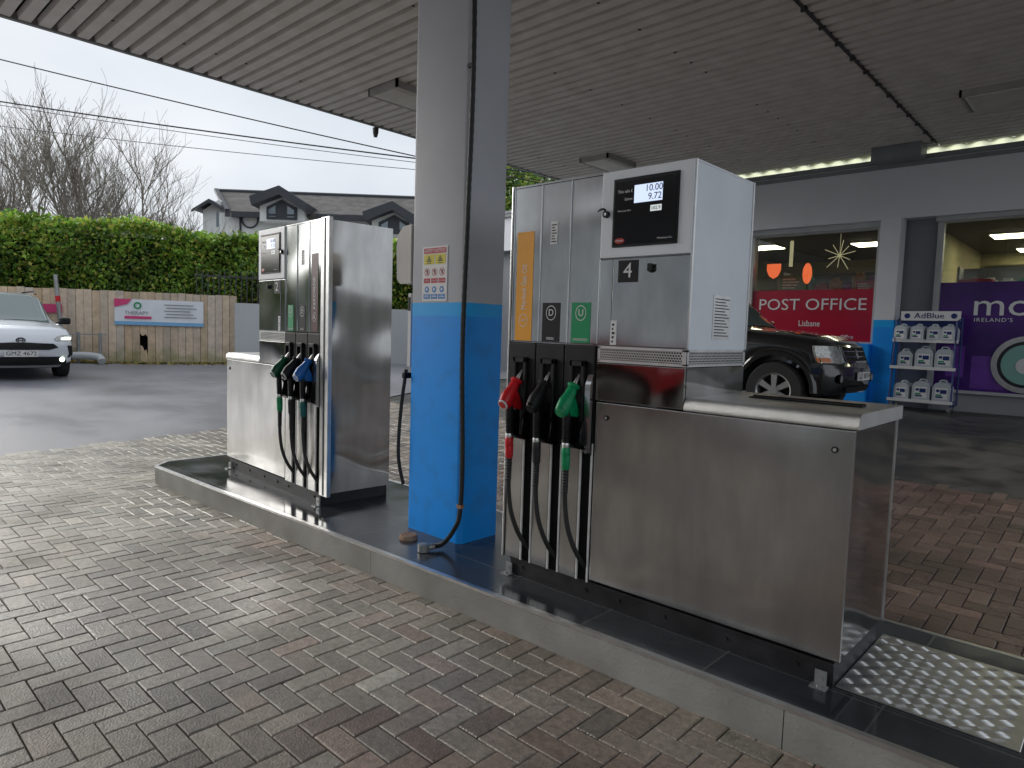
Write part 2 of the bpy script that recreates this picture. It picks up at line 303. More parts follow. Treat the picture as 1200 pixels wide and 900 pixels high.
def struct(name, mb, ms, smooth=35, kind='structure'):
    o = obj(name, mb, ms, None, smooth); o['kind'] = kind; return o
def copy_tree(o, parent=None):
    c = o.copy(); COL.objects.link(c); c.parent = parent
    for ch in [x for x in D.objects if x.parent == o]: copy_tree(ch, c)
    return c

def text_mb(s, size, M4, mb=None, depth=.0012, width=None, space=1., shear=0.):
    """lettering turned into geometry; M4 places text (x right, y up, z out of face)"""
    cu = D.curves.new('t', 'FONT'); cu.body = s; cu.size = size; cu.extrude = depth; cu.space_character = space; cu.align_x = 'CENTER'; cu.align_y = 'CENTER'; cu.resolution_u = 3; cu.shear = shear
    o = D.objects.new('t', cu); COL.objects.link(o); dg = bpy.context.evaluated_depsgraph_get(); dg.update()
    me = D.meshes.new_from_object(o.evaluated_get(dg)); sx = 1
    if width and len(me.vertices):
        w = max(v.co.x for v in me.vertices)-min(v.co.x for v in me.vertices); sx = width/w
    mb = mb or MB(); mb.add([(M4 @ Vector((v.co.x*sx, v.co.y, v.co.z)))[:] for v in me.vertices], [tuple(p.vertices) for p in me.polygons])
    D.objects.remove(o); D.curves.remove(cu); D.meshes.remove(me); return mb
def face_y(x, y, z, roll=0): return Matrix.Translation((x, y, z)) @ Matrix.Rotation(PI/2, 4, 'X') @ Matrix.Rotation(roll, 4, 'Z')
def face_x(x, y, z, roll=0): return Matrix.Translation((x, y, z)) @ Matrix.Rotation(PI/2, 4, 'Z') @ Matrix.Rotation(PI/2, 4, 'X') @ Matrix.Rotation(roll, 4, 'Z')
def set_tone(o, cols):
    """cols: one rgb per polygon"""
    me = o.data; a = me.color_attributes.new('tone', 'FLOAT_COLOR', 'CORNER'); n = np.zeros(len(me.polygons), int); me.polygons.foreach_get('loop_total', n)
    c = np.repeat(np.c_[np.asarray(cols), np.ones(len(cols))], n, axis=0); a.data.foreach_set('color', c.astype(np.float32).ravel())

# ------------------------------------------------------------------ terrain
def sstep(t): t = max(0, min(1, t)); return t*t*(3-2*t)
def ramp(d, s, m):
    d = max(0, d); v = s*d*d/(d+.8); return m*(1-math.exp(-v/m*1.0)) if v < m*.0 else min(v, m)
def zg(x, y):
    a = ramp(-x-8.6, .053, .50); b = ramp(y-3.6, .088, .45)
    return math.sqrt(a*a+b*b) if a*a+b*b < .36 else .6
def near(a, b, s): return list(np.arange(a, b+1e-6, s))
gx = [-260, -160, -100, -70, -50, -40, -32, -26, -22]+near(-20, 4, .5)+[6, 10, 20, 40, 80, 200]
gy = [-200, -100, -60, -40, -25, -15, -10, -7]+near(-5, 16, .5)+[18, 22, 28, 36, 50, 80, 150, 280]
mb = MB(); nx = len(gx)
mb.add([(x, y, zg(x, y)-.02) for y in gy for x in gx], [(j*nx+i, j*nx+i+1, (j+1)*nx+i+1, (j+1)*nx+i) for j in range(len(gy)-1) for i in range(nx-1)])
struct('ground', mb, M['earth'])
edge = lambda y: -8.735-.165*y
mb = MB(); mb.grid(lambda u, v: (lambda y: (lambda x: (x, y, zg(x, y)-(.006 if u == 0 else 0)))(edge(y)+.12-u*(21)))(-30+v*60), 84, 120)
struct('road', mb, M['asphalt'])
mb = MB(); mb.grid(lambda u, v: (lambda x, y: (x, y, zg(x, y)-.003))(-9.6+u*16, 6.9+v*6.07), 40, 24)
struct('forecourt_apron', mb, M['dark_conc'])

# block paving, 90 degree herringbone
def isl(x, y):  # inside the island
    return x > -6.62 and 2.42+.0265*(x+6.6) < y < 3.52
def noise2(x, y, s, o=0):
    return (math.sin(x*s*1.3+o+1.7*math.sin(y*s*.9+o))+math.sin(y*s*1.7-o+1.3*math.sin(x*s*.7+2*o)))*.5
mb = MB(); tones = []
W = .106; g = .0052
def block(x0, x1, y0, y1):
    cx, cy = (x0+x1)/2, (y0+y1)/2
    if isl(cx, cy) or cx < edge(cy)+.06 or cy > 7.0: return
    x0 = max(x0, edge(cy)); dz = random.uniform(-.0012, .0012); tx = random.uniform(-.006, .006); ty = random.uniform(-.006, .006)
    vs = []
    for (ins, z) in ((0, -.019), (.0, -.005), (.0045, 0.)):
        for (px, py) in ((x0+g/2+ins, y0+g/2+ins), (x1-g/2-ins, y0+g/2+ins), (x1-g/2-ins, y1-g/2-ins), (x0+g/2+ins, y1-g/2-ins)):
            vs.append((px, py, zg(px, py)+z+dz+(px-cx)*tx+(py-cy)*ty))
    fs = [(8, 9, 10, 11)]+[(i, (i+1) % 4, (i+1) % 4+4, i+4) for i in range(4)]+[(i+4, (i+1) % 4+4, (i+1) % 4+8, i+8) for i in range(4)]
    mb.add(vs, fs)
    rd = sstep((noise2(cx, cy, 1.1, 1)*.6+random.gauss(0, .42)-.02+(1.3 if cy > 3.6 else 0)+(1.0*sstep((cx+3.0)/1.8)))/1.4)
    warm = sstep(noise2(cx, cy, .8, 4)*.8+.3+random.gauss(0, .25))
    c = np.array((.25, .245, .228))*(1-rd)+np.array((.25, .20, .18))*rd
    c = c*(1-.35*warm)+np.array((.30, .25, .20))*.35*warm
    if cy > 3.6: c = np.array((.19, .125, .108))*(.8+.4*random.random())*(1 if random.random() < .7 else .85)+np.array((.02, .03, .025))*random.random()
    b = random.gauss(1, .14)+(-.15 if cy > 3.6 else .05)
    if random.random() < .08: b *= .72
    if random.random() < .07 and cx < -2.2: c = c*.5+np.array((.40, .42, .40))*.5
    wear_sheen = sstep((-cx-3.0)/3+noise2(cx, cy, 1.7, 2)*.5)
    c = c*(1-.45*wear_sheen)+np.array((.40, .42, .385))*.45*wear_sheen  # pale wear, with wet sheen towards the left put into the colour
    k = max(.35, b*1.0)
    for _ in fs: tones.append(c*k*np.array((1.06, .985, .90)))
i0, i1, j0, j1 = int(-10.4/W), int(3.2/W), int(-3.2/W), int(7.4/W)
for a in range(i0, i1):
    for b in range(j0, j1):
        d = (a-b) % 4
        if d == 0: block(a*W, (a+2)*W, b*W, (b+1)*W)
        elif d == 3: block(a*W, (a+1)*W, b*W, (b+2)*W)
me = D.meshes.new('block_paving'); me.from_pydata(mb.v, [], mb.f); me.materials.append(M['paver']); o = D.objects.new('block_paving', me); COL.objects.link(o); o['kind'] = 'structure'; set_tone(o, tones)

# island
K = .165
fy = lambda x: 2.300+.0265*(x+6.6)
out = [(-6.60, fy(-6.6)), (2.6, fy(2.6)), (2.6, 3.60), (-6.62, 3.60), (-6.76, 3.46), (-6.76, 2.46)]
mb = MB(); mb.prism([(-6.60, fy(-6.6)), (-6.6+3.26, fy(-3.34)), (-6.6+3.26, 3.6), (-6.62, 3.6), (-6.76, 3.46), (-6.76, 2.46)], -.05, K-.006, 'z')
xs = [-3.337, -.86, .8, 2.6]
for a, b in zip(xs[:-1], xs[1:]): mb.prism([(a, fy(a)), (b-.004, fy(b-.004)), (b-.004, 3.6), (a, 3.6)], -.05, K-.006, 'z')
struct('island_kerb', mb, M['kerb'], 0)
ins = lambda d: [(-6.60+d*.4, fy(-6.6)+d), (2.6, fy(2.6)+d), (2.6, 3.60-d), (-6.62+d*.4, 3.60-d), (-6.76+d, 3.46-d*.4), (-6.76+d, 2.46+d*.4)]
mb = MB(); mb.prism(ins(.022), K-.02, K, 'z'); struct('island_surface', mb, M['tiles'], 0)
mb = MB(); a = out; b = ins(.024); n = 6
for (A, B) in ((a, b),):
    vs = [(p[0], p[1], K-.016) for p in [(q[0], q[1]) for q in A]]+[(p[0], p[1], K+.003) for p in A]+[(p[0], p[1], K+.003) for p in B]+[(p[0], p[1], K-.004) for p in B]
    vs[:6] = [(p[0]*1.0+(0 if 0 else 0), p[1]-.003 if i < 2 else p[1]+.002, K-.014) for i, p in enumerate(A)]
    vs[6:12] = [(p[0], p[1]-.003 if i < 2 else p[1]+.002, K+.003) for i, p in enumerate(A)]
    mb.add(vs, [(i+6*r, (i+1) % 6+6*r, (i+1) % 6+6*(r+1), i+6*(r+1)) for r in range(3) for i in range(6)])
struct('island_edge_strip', mb, M['alu'], 30)

# chequer plate
mb = MB(); mb.bbox(-.775, -.195, 2.735, 3.40, K+.001, K+.006, .002, 1)
px = .05; k = 0
for i in range(12):
    for j in range(13):
        cx = -.752+i*px; cy = 2.76+j*px
        if cx > -.208 or cy > 3.388: continue
        a = R(45) if (i+j) % 2 else R(-45)
        for q in range(5):
            of = (q-2)*.0082; L_ = .0215-.001*abs(q-2)
            c = Vector((cx-math.sin(a)*of, cy+math.cos(a)*of, 0)); t = Vector((math.cos(a), math.sin(a), 0)); nn = Vector((-math.sin(a), math.cos(a), 0))
            z = K+.006; mb.add([(c-t*L_)+Vector((0, 0, z)), (c+nn*.0036)+Vector((0, 0, z)), (c+t*L_)+Vector((0, 0, z)), (c-nn*.0036)+Vector((0, 0, z)), c+Vector((0, 0, z+.0028))], [(0, 1, 4), (1, 2, 4), (2, 3, 4), (3, 0, 4)])
t = single('chequer_plate', mb, M['alu'], 'square aluminium chequer plate lying on the island at the near end of pump four', 'metal plate', (-.485, 3.07, K), smooth=0)

# ------------------------------------------------------------------ fuel dispensers
def hex_band(mb, x0, x1, z0, z1, place, p=.0135):
    w = p; h = p*.866; r = p*.40; nc = int((x1-x0)/w); nr = int((z1-z0)/h)
    for j in range(nr):
        for i in range(nc):
            cx = x0+w*(i+.5+(.5 if j % 2 else 0)); cz = z0+h*(j+.6)
            if cx+w/2 > x1: continue
            o = [(cx+w/math.sqrt(3)*1.0*math.cos(R(60*k+30)), cz+w/math.sqrt(3)*math.sin(R(60*k+30))) for k in range(6)]
            n = [(cx+r*math.cos(R(60*k+30)), cz+r*math.sin(R(60*k+30))) for k in range(6)]
            mb.add([place(*q) for q in o+n], [(k, (k+1) % 6, (k+1) % 6+6, k+6) for k in range(6)])
    for (a, b, c, d) in ((x0-.008, x1+.008, z0-.006, z0+.006), (x0-.008, x1+.008, z1-.008, z1+.003), (x0-.008, x0+.008, z0, z1), (x1-.014, x1+.008, z0, z1)):
        e = -.0008
        mb.add([place(a, c, e), place(b, c, e), place(b, d, e), place(a, d, e)], [(0, 1, 2, 3)])

def dispenser(x0, s, num, cells, label, trim, y0=2.70, rz=0.):
    """x0: world x of the hose end, s: direction in which display and cabinet follow"""
    T = thing('fuel_dispenser', label, 'fuel pump', (x0, y0, K), rz, 'fuel dispensers on the island')
    X = lambda u: s*u
    def bx(mb, u0, u1, y0, y1, z0, z1, r=0):
        a, b = sorted((X(u0), X(u1)))
        return mb.bbox(a, b, y0, y1, z0, z1, r) if r else mb.box(a, b, y0, y1, z0, z1)
    def part(n, mb, m, par=None, sm=35, lab=None): return obj(n, mb, m, par or T, sm, lab)
    # plinth with feet
    mb = MB(); bx(mb, .03, 1.74, .02, .60, .0, .098); 
    mb2 = MB()
    for u in (.12, .55, .75, 1.0, 1.3, 1.6):
        c = X(u); mb2.tube([(c, .021, .05), (c, .012, .05)], .009, 8)
    bx(mb2, .03, 1.74, .012, .02, .084, .098)
    part('plinth', mb, M['plinth']); part('bolt_rail', mb2, M['plinth'])
    for u in (.035, 1.70):
        mb = MB(); c = X(u); mb.box(c-.022, c+.022, .0, .006, .0, .062); mb.box(c-.03, c+.03, -.035, .006, .0, .006); mb.tube([(c, -.004, .035), (c, .001, .035)], .009, 10); mb.tube([(c, -.018, .006), (c, -.018, .014)], .009, 8)
        part('foot_bracket', mb, M['galv'])
    # head carcass, painted side
    mb = MB(); bx(mb, .578, 1.058, .012, .59, 1.282, 2.098); part('head_shell', mb, M['side_paint'])
    mb = MB(); e = 1.0585
    bx(mb, 1.053, 1.063, -.002, .010, 1.285, 2.105); part('corner_bead', mb, M['alu']); mb = MB(); bx(mb, 1.053, 1.063, .583, .594, 1.285, 2.105); part('corner_bead', mb, M['alu'])
    mb = MB(); bx(mb, .575, 1.06, .0, .594, 2.098, 2.106); part('head_top', mb, M['grey_paint'])
    # hose bay carcass
    mb = MB(); bx(mb, .0, .572, .012, .592, 1.284, 2.098); bx(mb, .0, .572, .10, .592, .112, 1.284)
    part('bay_shell', mb, M['steel'])
    mb = MB(); bx(mb, -.004, .575, .0, .594, 2.099, 2.108); part('bay_top', mb, M['steel'])
    # end sheet (the big steel side by the hoses) and its trim
    mb = MB(); bx(mb, -.012, -.002, .02, .592, .09, 2.106); part('end_panel', mb, M['steel_side'])
    mb = MB(); bx(mb, -trim, -.001, -.012, .02, .092, 2.112, .006); part('corner_trim', mb, M['alu'])
    if trim > .05:
        mb = MB(); bx(mb, -trim*.62, -trim*.44, -.014, -.010, .10, 2.105); part('trim_groove', mb, M['ceil_dark'])
    # three tall steel covers over the hoses
    cl = -.575 if s < 0 else 0.
    for i in range(3):
        mb = MB(); a = cl+.0025+i*.1917; mb.bbox(a, a+.187, .0, .012, 1.288, 2.098, .003, 1)
        mb.bbox(a-.001, a+.004, -.006, .003, 1.288, 2.098, .002, 1); part('cover_panel', mb, M['steel'])
    # grade labels
    for i, (m, z1, w, letter, word, vert) in enumerate(cells):
        c = cl+.087+i*.1917; mb = MB(); mb.box(c-w/2, c+w/2, -.0022, -.0004, 1.292, z1)
        P = part('grade_label', mb, M[m], sm=0, lab=None)
        zc = 1.44 if vert is None else 1.40
        mb = MB(); rad = .033 if vert is None else .030
        mb.add([(c+math.cos(t_)*q, -.0032, zc+math.sin(t_)*q*1.15) for q in (rad, rad*.9) for t_ in [2*PI*k/32 for k in range(32)]], [(k, (k+1) % 32, (k+1) % 32+32, k+32) for k in range(32)])
        text_mb(letter, .048 if len(letter) == 1 else .02, face_y(c, -.003, zc), mb, .0006)
        if vert: text_mb(vert, .046, face_y(c, -.003, 1.455+.12+ (.0 if len(vert) > 8 else .0), PI/2), mb, .0006, width=.235)
        if word: text_mb(word, .018, face_y(c, -.003, 1.308), mb, .0005)
        part('lettering', mb, M['white'], P, 0)
    # little sticker on the middle cover
    c = cl+.28; mb = MB(); mb.box(c-.022, c+.022, -.0022, -.0004, 1.79, 1.905); P = part('sticker', mb, M['white'], sm=0)
    mb = MB()
    for q in range(7): mb.box(c-.016, c+.016-.006*(q % 3), -.003, -.0022, 1.80+q*.014, 1.806+q*.014)
    part('print', mb, M['ink'], P, 0)
    # display door
    mb = MB(); bx(mb, .578, 1.056, -.012, .012, 1.700, 2.103, .006); P = part('display_door', mb, M['grey_paint'])
    wa, wb = sorted((X(.648), X(.992))); 
    mb = MB(); mb.bbox(wa, wb, -.020, -.008, 1.747, 2.062, .004); F = part('display_window', mb, M['black'], P)
    mb = MB(); mb.box(wa+.012, wb-.008, -.0212, -.0195, 1.757, 2.046); part('window_glass', mb, M['black_gloss'], P)
    L = wa+.012; y = -.0224
    mb = MB(); mb.box(L+.105, L+.252, y, -.021, 1.942, 2.022); part('screen', mb, M['lcd'], P)
    mb = MB(); mb.box(L+.193, L+.250, y, -.021, 1.897, 1.924); part('price_screen', mb, M['lcd_small'], P)
    mb = MB(); text_mb('10.00', .042, face_y(L+.208, y-.0008, 2.001), mb, .0005, width=.082); text_mb('9.72', .042, face_y(L+.214, y-.0008, 1.963), mb, .0005, width=.068); text_mb('102.9', .020, face_y(L+.221, y-.0008, 1.910), mb, .0004, width=.044)
    part('digits', mb, M['ink'], P, 0)
    mb = MB(); text_mb('This sale £', .020, face_y(L+.055, y, 2.000), mb, .0004, width=.080); text_mb('Litres', .018, face_y(L+.075, y, 1.964), mb, .0004, width=.04); text_mb('Pence per litre', .011, face_y(L+.054, y, 1.912), mb, .0004, width=.07); text_mb('Minimum 2 L', .011, face_y(L+.272, y, 1.775), mb, .0004, width=.075)
    part('lettering', mb, M['white'], P, 0)
    mb = MB(); mb.ell((L+.035, y, 1.775), (.028, .001, .014), 20, 6); part('badge', mb, M['badge'], P)
    mb = MB(); text_mb('TOKHEIM', .012, face_y(L+.035, y-.0015, 1.775), mb, .0003, width=.042); part('badge_lettering', mb, M['white'], P, 0)
    c = X(.612) if s > 0 else X(.612); mb = MB(); mb.tube([(c, -.012, 1.905), (c, -.030, 1.905)], .0165, 18); mb.tube(spline([(c, -.026, 1.922), (c-.012, -.03, 1.93), (c-.03, -.03, 1.927), (c-.045, -.022, 1.925)], 4), .005, 8); part('door_lock', mb, M['black'], P)
    mb = MB(); mb.tube([(c, -.031, 1.905), (c, -.028, 1.905)], .007, 12); part('lock_barrel', mb, M['alu'], P)
    # lower fascia: narrow strip + wide door, number, knob
    mb = MB(); bx(mb, .579, .651, -.004, .012, 1.286, 1.694, .003); part('fascia_strip', mb, M['steel'])
    mb = MB(); bx(mb, .655, 1.056, -.006, .012, 1.286, 1.694, .003); P = part('fascia_door', mb, M['steel'])
    ca = sorted((X(.686), X(.794))) if s > 0 else sorted((X(.66), X(.768)))
    mb = MB(); mb.box(ca[0], ca[1], -.009, -.0062, 1.584, 1.686); part('number_plate', mb, M['label_black'], P, 0)
    mb = MB(); text_mb(num, .098, face_y((ca[0]+ca[1])/2, -.0105, 1.635), mb, .0006, width=.046)
    mb.v = [(p[0], p[1], p[2]) for p in mb.v]; part('number', mb, M['white'], P, 0)
    c = X(.865); mb = MB(); mb.tube([(c, -.006, 1.640), (c, -.022, 1.640)], [.017, .014], 14); mb.box(c-.012, c+.012, -.026, -.02, 1.632, 1.664); part('knob', mb, M['black'], P)
    c = X(.672); mb = MB(); mb.box(c-.017, c+.017, -.009, -.0062, 1.29, 1.405); Q = part('sticker', mb, M['white'], P, 0)
    mb = MB()
    for q in range(5): mb.box(c-.008, c+.004*(q % 3), -.0098, -.009, 1.30+q*.02, 1.311+q*.02)
    part('print', mb, M['ink'], Q, 0)
    # perforated vent, front and side
    z0, z1 = 1.206, 1.281
    mb = MB(); bx(mb, .585, 1.052, .006, .585, z0, z1); part('vent_void', mb, M['void'])
    mb = MB(); hex_band(mb, .588, 1.050, z0+.004, z1-.002, lambda u, z, e=0: (X(u), 0+e, z)); hex_band(mb, .012, .585, z0+.004, z1-.002, lambda u, z, e=0: (X(1.058-e), u, z)); part('vent_grille', mb, M['alu'], sm=0)
    mb = MB(); bx(mb, .579, 1.0555, -.004, .012, 1.016, 1.200, .003); bx(mb, .58, 1.0572, .012, .59, 1.016, 1.200); part('lower_fascia', mb, M['steel_side'])
    # cabinet
    mb = MB(); bx(mb, .582, 1.765, .0, .02, .112, 1.008, .005); P = part('cabinet_door', mb, M['steel_box'])
    for (u, z) in ((.648, .935), (1.697, .929)):
        mb = MB(); c = X(u); mb.tube([(c, .0, z), (c, -.006, z)], .0125, 16); part('lock', mb, M['black'], P)
        mb = MB(); mb.tube([(c, -.005, z), (c, -.0075, z)], .007, 12); part('lock_barrel', mb, M['alu'], P)
    mb = MB(); bx(mb, .60, 1.760, .021, .60, .112, 1.005, .004); part('cabinet_shell', mb, M['steel_side'])
    mb = MB(); bx(mb, 1.758, 1.7645, .600, .605, .10, 1.01); part('corner_bead', mb, M['alu'])
    prof = [(-.002, 1.012), (-.006, 1.020)]+[(.036-.042*math.cos(t_), 1.026+.044*math.sin(t_)) for t_ in [R(a) for a in range(0, 91, 15)]]+[(.615, 1.070), (.615, 1.012)]
    a, b = sorted((X(1.0585), X(1.776))); mb = MB(); mb.prism(prof, a, b, 'x'); P = part('cabinet_lid', mb, M['steel_lid'])
    a, b = sorted((X(1.22), X(1.70))); mb = MB(); mb.box(a, b, .30, .345, 1.0705, 1.0765); mb.box(a, b, .345, .352, 1.0705, 1.082); part('lid_seal', mb, M['black'], P)
    # hose slots, steel strips and rails
    mb = MB(); mb.box(cl+.002, cl+.573, .030, .10, .10, .80); part('slot_back', mb, M['void'])
    for i in range(3):
        a = cl+i*.1917
        mb = MB(); mb.box(a+.004, a+.108, .0, .0295, .10, .80); part('hose_strip', mb, M['steel_box'], sm=0)
        mb = MB(); mb.bbox(a+.1115, a+.1245, -.004, .006, .096, .80, .003, 1); part('hose_rail', mb, M['white_rail'])
        mb = MB(); mb.bbox(a+.180, a+.1910, -.004, .006, .096, .80, .003, 1); part('hose_rail', mb, M['white_rail'])
    # nozzle holsters
    for i in range(3):
        a = cl+i*.1917+.002; c = a+.094
        mb = MB(); mb.bbox(a, a+.1875, -.012, .03, .98, 1.280, .006); mb.bbox(a, a+.1875, -.006, .03, .765, 1.0, .006)
        # raised trapezoid frame round the opening
        for (xa, xb, za, zb) in ((c-.047, c-.026, .93, 1.205), (c+.026, c+.047, .90, 1.205), (c-.047, c+.047, 1.175, 1.205)): mb.bbox(xa, xb, -.034, -.008, za, zb, .004, 1)
        P = part('holster', mb, M['black'])
        mb = MB(); mb.box(c-.026, c+.026, -.0135, -.0125, 1.075, 1.175); part('holster_opening', mb, M['void'], P, 0)  # flat black inset: shade of the hole put into colour, no depth
        mb = MB(); y0 = -.012
        prof2 = [(-.010, .965), (-.060, .90), (-.072, .80), (-.055, .775), (-.010, .765)]
        for xx in (c-.012, c+.062): mb.prism(prof2, xx, xx+.007, 'x')
        mb.prism([(-.010, .79), (-.066, .79), (-.072, .80), (-.055, .772), (-.010, .765)], c-.012, c+.069, 'x')
        part('cradle', mb, M['black_gloss'], P)
    a = cl+.575; mb = MB(); mb.prism([(-.012, 1.14), (-.036, 1.09), (-.040, .765), (-.008, .74), (.0, .74), (.0, 1.14)], a-.036, a-.004, 'x'); mb.tube([(a-.02, -.040, .785), (a-.02, -.046, .785)], .006, 10)
    part('holster_cheek', mb, M['steel'])
    return T, cl

T4, cl4 = dispenser(-2.52, 1, '4', [('orange', 1.866, .117, 'GO', None, 'Marked Gas Oil'), ('label_black', 1.492, .117, 'D', 'DIESEL', None), ('label_green', 1.492, .117, 'U', 'UNLEADED', None)],
    'steel fuel pump marked 4 with a pale side, at the near end of the island', .014)
T2, cl2 = dispenser(-4.372, -1, '2', [('label_green', 1.492, .09, 'U', 'UNLEADED', None), ('label_black', 1.492, .09, 'D', 'DIESEL', None), ('label_maroon', 1.866, .10, 'K', None, 'KEROSENE')],
    'steel fuel pump marked 2 at the far end of the island, beyond the column', .12, 2.665, R(-3.2))
# white lid cover on pump 2 cabinet: pale painted lid strip
# spec plate on the side of pump 4
mb = MB(); mb.box(1.0588, 1.0605, .225, .40, 1.33, 1.535); P = obj('rating_plate', mb, M['alu'], T4, 0)
mb = MB()
for q in range(13): mb.box(1.0606, 1.0612, .24, .385-.02*(q % 3), 1.345+q*.0142, 1.350+q*.0142)
obj('print', mb, M['ink'], P, 0)

def nozzle(x0, cell_c, cm, capm, sleevem, label, sw=0):
    """x0: world x of the cell centre"""
    T = thing('fuel_nozzle', label, 'fuel nozzle', (x0, cell_c or 2.70, K), 0, 'fuel nozzles hanging in their holsters')
    Z = lambda p: (p[0], p[1], p[2]-K)
    P = lambda n, mb, m, par=None, sm=40: obj(n, mb, m, par or T, sm)
    mb = MB(); sp = spline([Z((.004, .012, 1.335)), Z((.003, -.004, 1.300)), Z((0, -.032, 1.262)), Z((0, -.060, 1.222))], 4); mb.tube(sp, [.0085+.0008*i/len(sp)*6 for i in range(len(sp))], 12); P('spout', mb, M['alu'])
    # body: oval loft from spout root out to the round nose
    mb = MB(); path = [((-.046, 1.248), .012, .014), ((-.055, 1.236), .023, .022), ((-.063, 1.226), .027, .025), ((-.082, 1.198), .029, .031), ((-.100, 1.170), .032, .042), ((-.118, 1.147), .035, .048), ((-.136, 1.130), .034, .040), ((-.147, 1.122), .031, .034)]
    seg = 18; vs = []
    for (y, z), rx, rz in path:
        d = Vector((0, -.55, -.83)) if y > -.1 else Vector((0, -.86, -.5)); nn = Vector((0, -d.z, d.y)).normalized()
        for k in range(seg):
            a = 2*PI*k/seg; vs.append(Vector((math.cos(a)*rx, y, z-K))+nn*math.sin(a)*rz)
    n = len(path); mb.add(vs, [(i*seg+k, i*seg+(k+1) % seg, (i+1)*seg+(k+1) % seg, (i+1)*seg+k) for i in range(n-1) for k in range(seg)]+[tuple(range(seg)), tuple(range((n-1)*seg, n*seg))[::-1]])
    # fin towards the pump
    mb.prism([(-.060, 1.200-K), (-.028, 1.135-K), (-.012, 1.100-K), (-.030, 1.090-K), (-.07, 1.098-K), (-.11, 1.10-K)], -.016, .016, 'x'); B = P('nozzle_body', mb, M[cm])
    d = Vector((0, -.86, -.5)); c = Vector((0, -.149, 1.121-K)); mb = MB(); mb.tube([c, c+d*.006], [.031, .028], 22); P('nose_cap', mb, M[capm], B)
    mb = MB(); mb.tube([c+d*.0062, c+d*.0075], [.022, .021], 20); P('cap_badge', mb, M[cm] if capm != cm else M['white_p'] if False else M['label_black'] if cm == 'black' else M[cm], B)
    # splash guard ring by the spout
    mb = MB(); c2 = Vector((0, -.050, 1.244-K)); d2 = Vector((0, -.55, -.83)); mb.tube([c2-d2*.006, c2, c2+d2*.012], [.030, .034, .026], 20); P('splash_guard', mb, M[cm], B)
    # grip
    mb = MB(); g0 = Vector((0, -.098, 1.115-K)); g1 = Vector((0, -.094, .965-K)); mb.tube([g0, g1], [.0205, .0185], 14)
    for q in range(9): pz = g0.lerp(g1, .25+q*.08); mb.tube([pz+Vector((0, 0, .003)), pz, pz-Vector((0, 0, .003))], [.019, .0225, .019], 14)
    P('grip', mb, M['black'])
    mb = MB(); mb.tube(spline([Z((.0, -.045, 1.10)), Z((.0, -.022, 1.04)), Z((.0, -.035, .965)), Z((0, -.088, .955))], 5), .0065, 8); mb.tube(spline([Z((.0, -.072, 1.09)), Z((.0, -.052, 1.045)), Z((.0, -.058, 1.0))], 5), .0075, 8); P('trigger_guard', mb, M['black_gloss'])
    mb = MB(); mb.tube([Z((0, -.094, .967)), Z((0, -.094, .958)), Z((0, -.093, .944))], [.018, .021, .019], 16); P('swivel', mb, M['alu'])
    mb = MB(); mb.tube([Z((0, -.093, .945)), Z((0, -.093, .940)), Z((0, -.092, .905)), Z((0, -.092, .903)), Z((0, -.091, .90)), Z((0, -.09, .840)), Z((0, -.09, .832))], [.019, .0225, .0225, .021, .0225, .021, .017], 16); P('sleeve', mb, M[sleevem])
    mb = MB(); pts = [Z((0, -.09, .835-.0075*i)) for i in range(17)]; mb.tube(pts, [.0185-.0001*i if i % 2 else .0155-.0001*i for i in range(17)], 14); P('strain_relief', mb, M['rubber'])
    mb = MB(); mb.tube(spline([Z((0, -.09, .72)), Z((.004, -.088, .64)), Z((.018, -.080, .54)), Z((.040, -.052, .44)), Z((.058, -.010, .365)), Z((.062, .045, .31))], 7), .0125, 12); P('hose', mb, M['rubber'])
    T.rotation_euler = (0, 0, sw); return T
cc = lambda x0, cl, i: x0+cl+i*.1917+.096
for i, (a, b, c, w) in enumerate((('red_p', 'white_p', 'red_p', 'red fuel nozzle with red hose sleeve, leftmost of pump four'), ('black', 'black_gloss', 'rubber', 'all black fuel nozzle in the middle holster of pump four'), ('green_p', 'green_p', 'green_p', 'bright green fuel nozzle with green hose sleeve, nearest the long cabinet of pump four'))):
    nozzle(cc(-2.52, cl4, i), 0, a, b, c, w)
for i, (a, b, c, w) in enumerate((('dkgreen_p', 'white_p', 'green_p', 'dark green fuel nozzle with white nose, leftmost of pump two'), ('black', 'white_p', 'rubber', 'black fuel nozzle with white nose in the middle holster of pump two'), ('blue_p', 'white_p', 'teal_p', 'blue fuel nozzle with teal hose sleeve at the right end of pump two'))):
    lx = cc(0, cl2, i); nozzle(-4.372+lx*math.cos(R(-3.2)), 2.665+lx*math.sin(R(-3.2)), a, b, c, w, R(-3.2))

# ------------------------------------------------------------------ canopy column and things on it
def rrect(x0, x1, y0, y1, r, n=6):
    o = []
    for cx, cy, a0 in ((x1-r, y1-r, 0), (x0+r, y1-r, 90), (x0+r, y0+r, 180), (x1-r, y0+r, 270)):
        for k in range(n+1): a = R(a0+90*k/n); o.append((cx+r*math.cos(a), cy+r*math.sin(a)))
    return o
T = thing('canopy_column', 'square grey steel column with bright blue painted base between the two pumps', 'column', (-3.30, 2.99, K))
base = [(x+3.30, y-2.99) for x, y in rrect(-3.565, -3.03, 2.83, 3.18, .042)]
for n, m, z0, z1 in (('blue_base', 'col_blue', 0, 1.588-K), ('light_blue_band', 'col_lblue', 1.588-K, 1.672-K), ('shaft', 'col_grey', 1.672-K, 4.71-K)):
    mb = MB(); mb.prism(base, z0, z1, 'z'); obj(n, mb, M[m], T, 40)
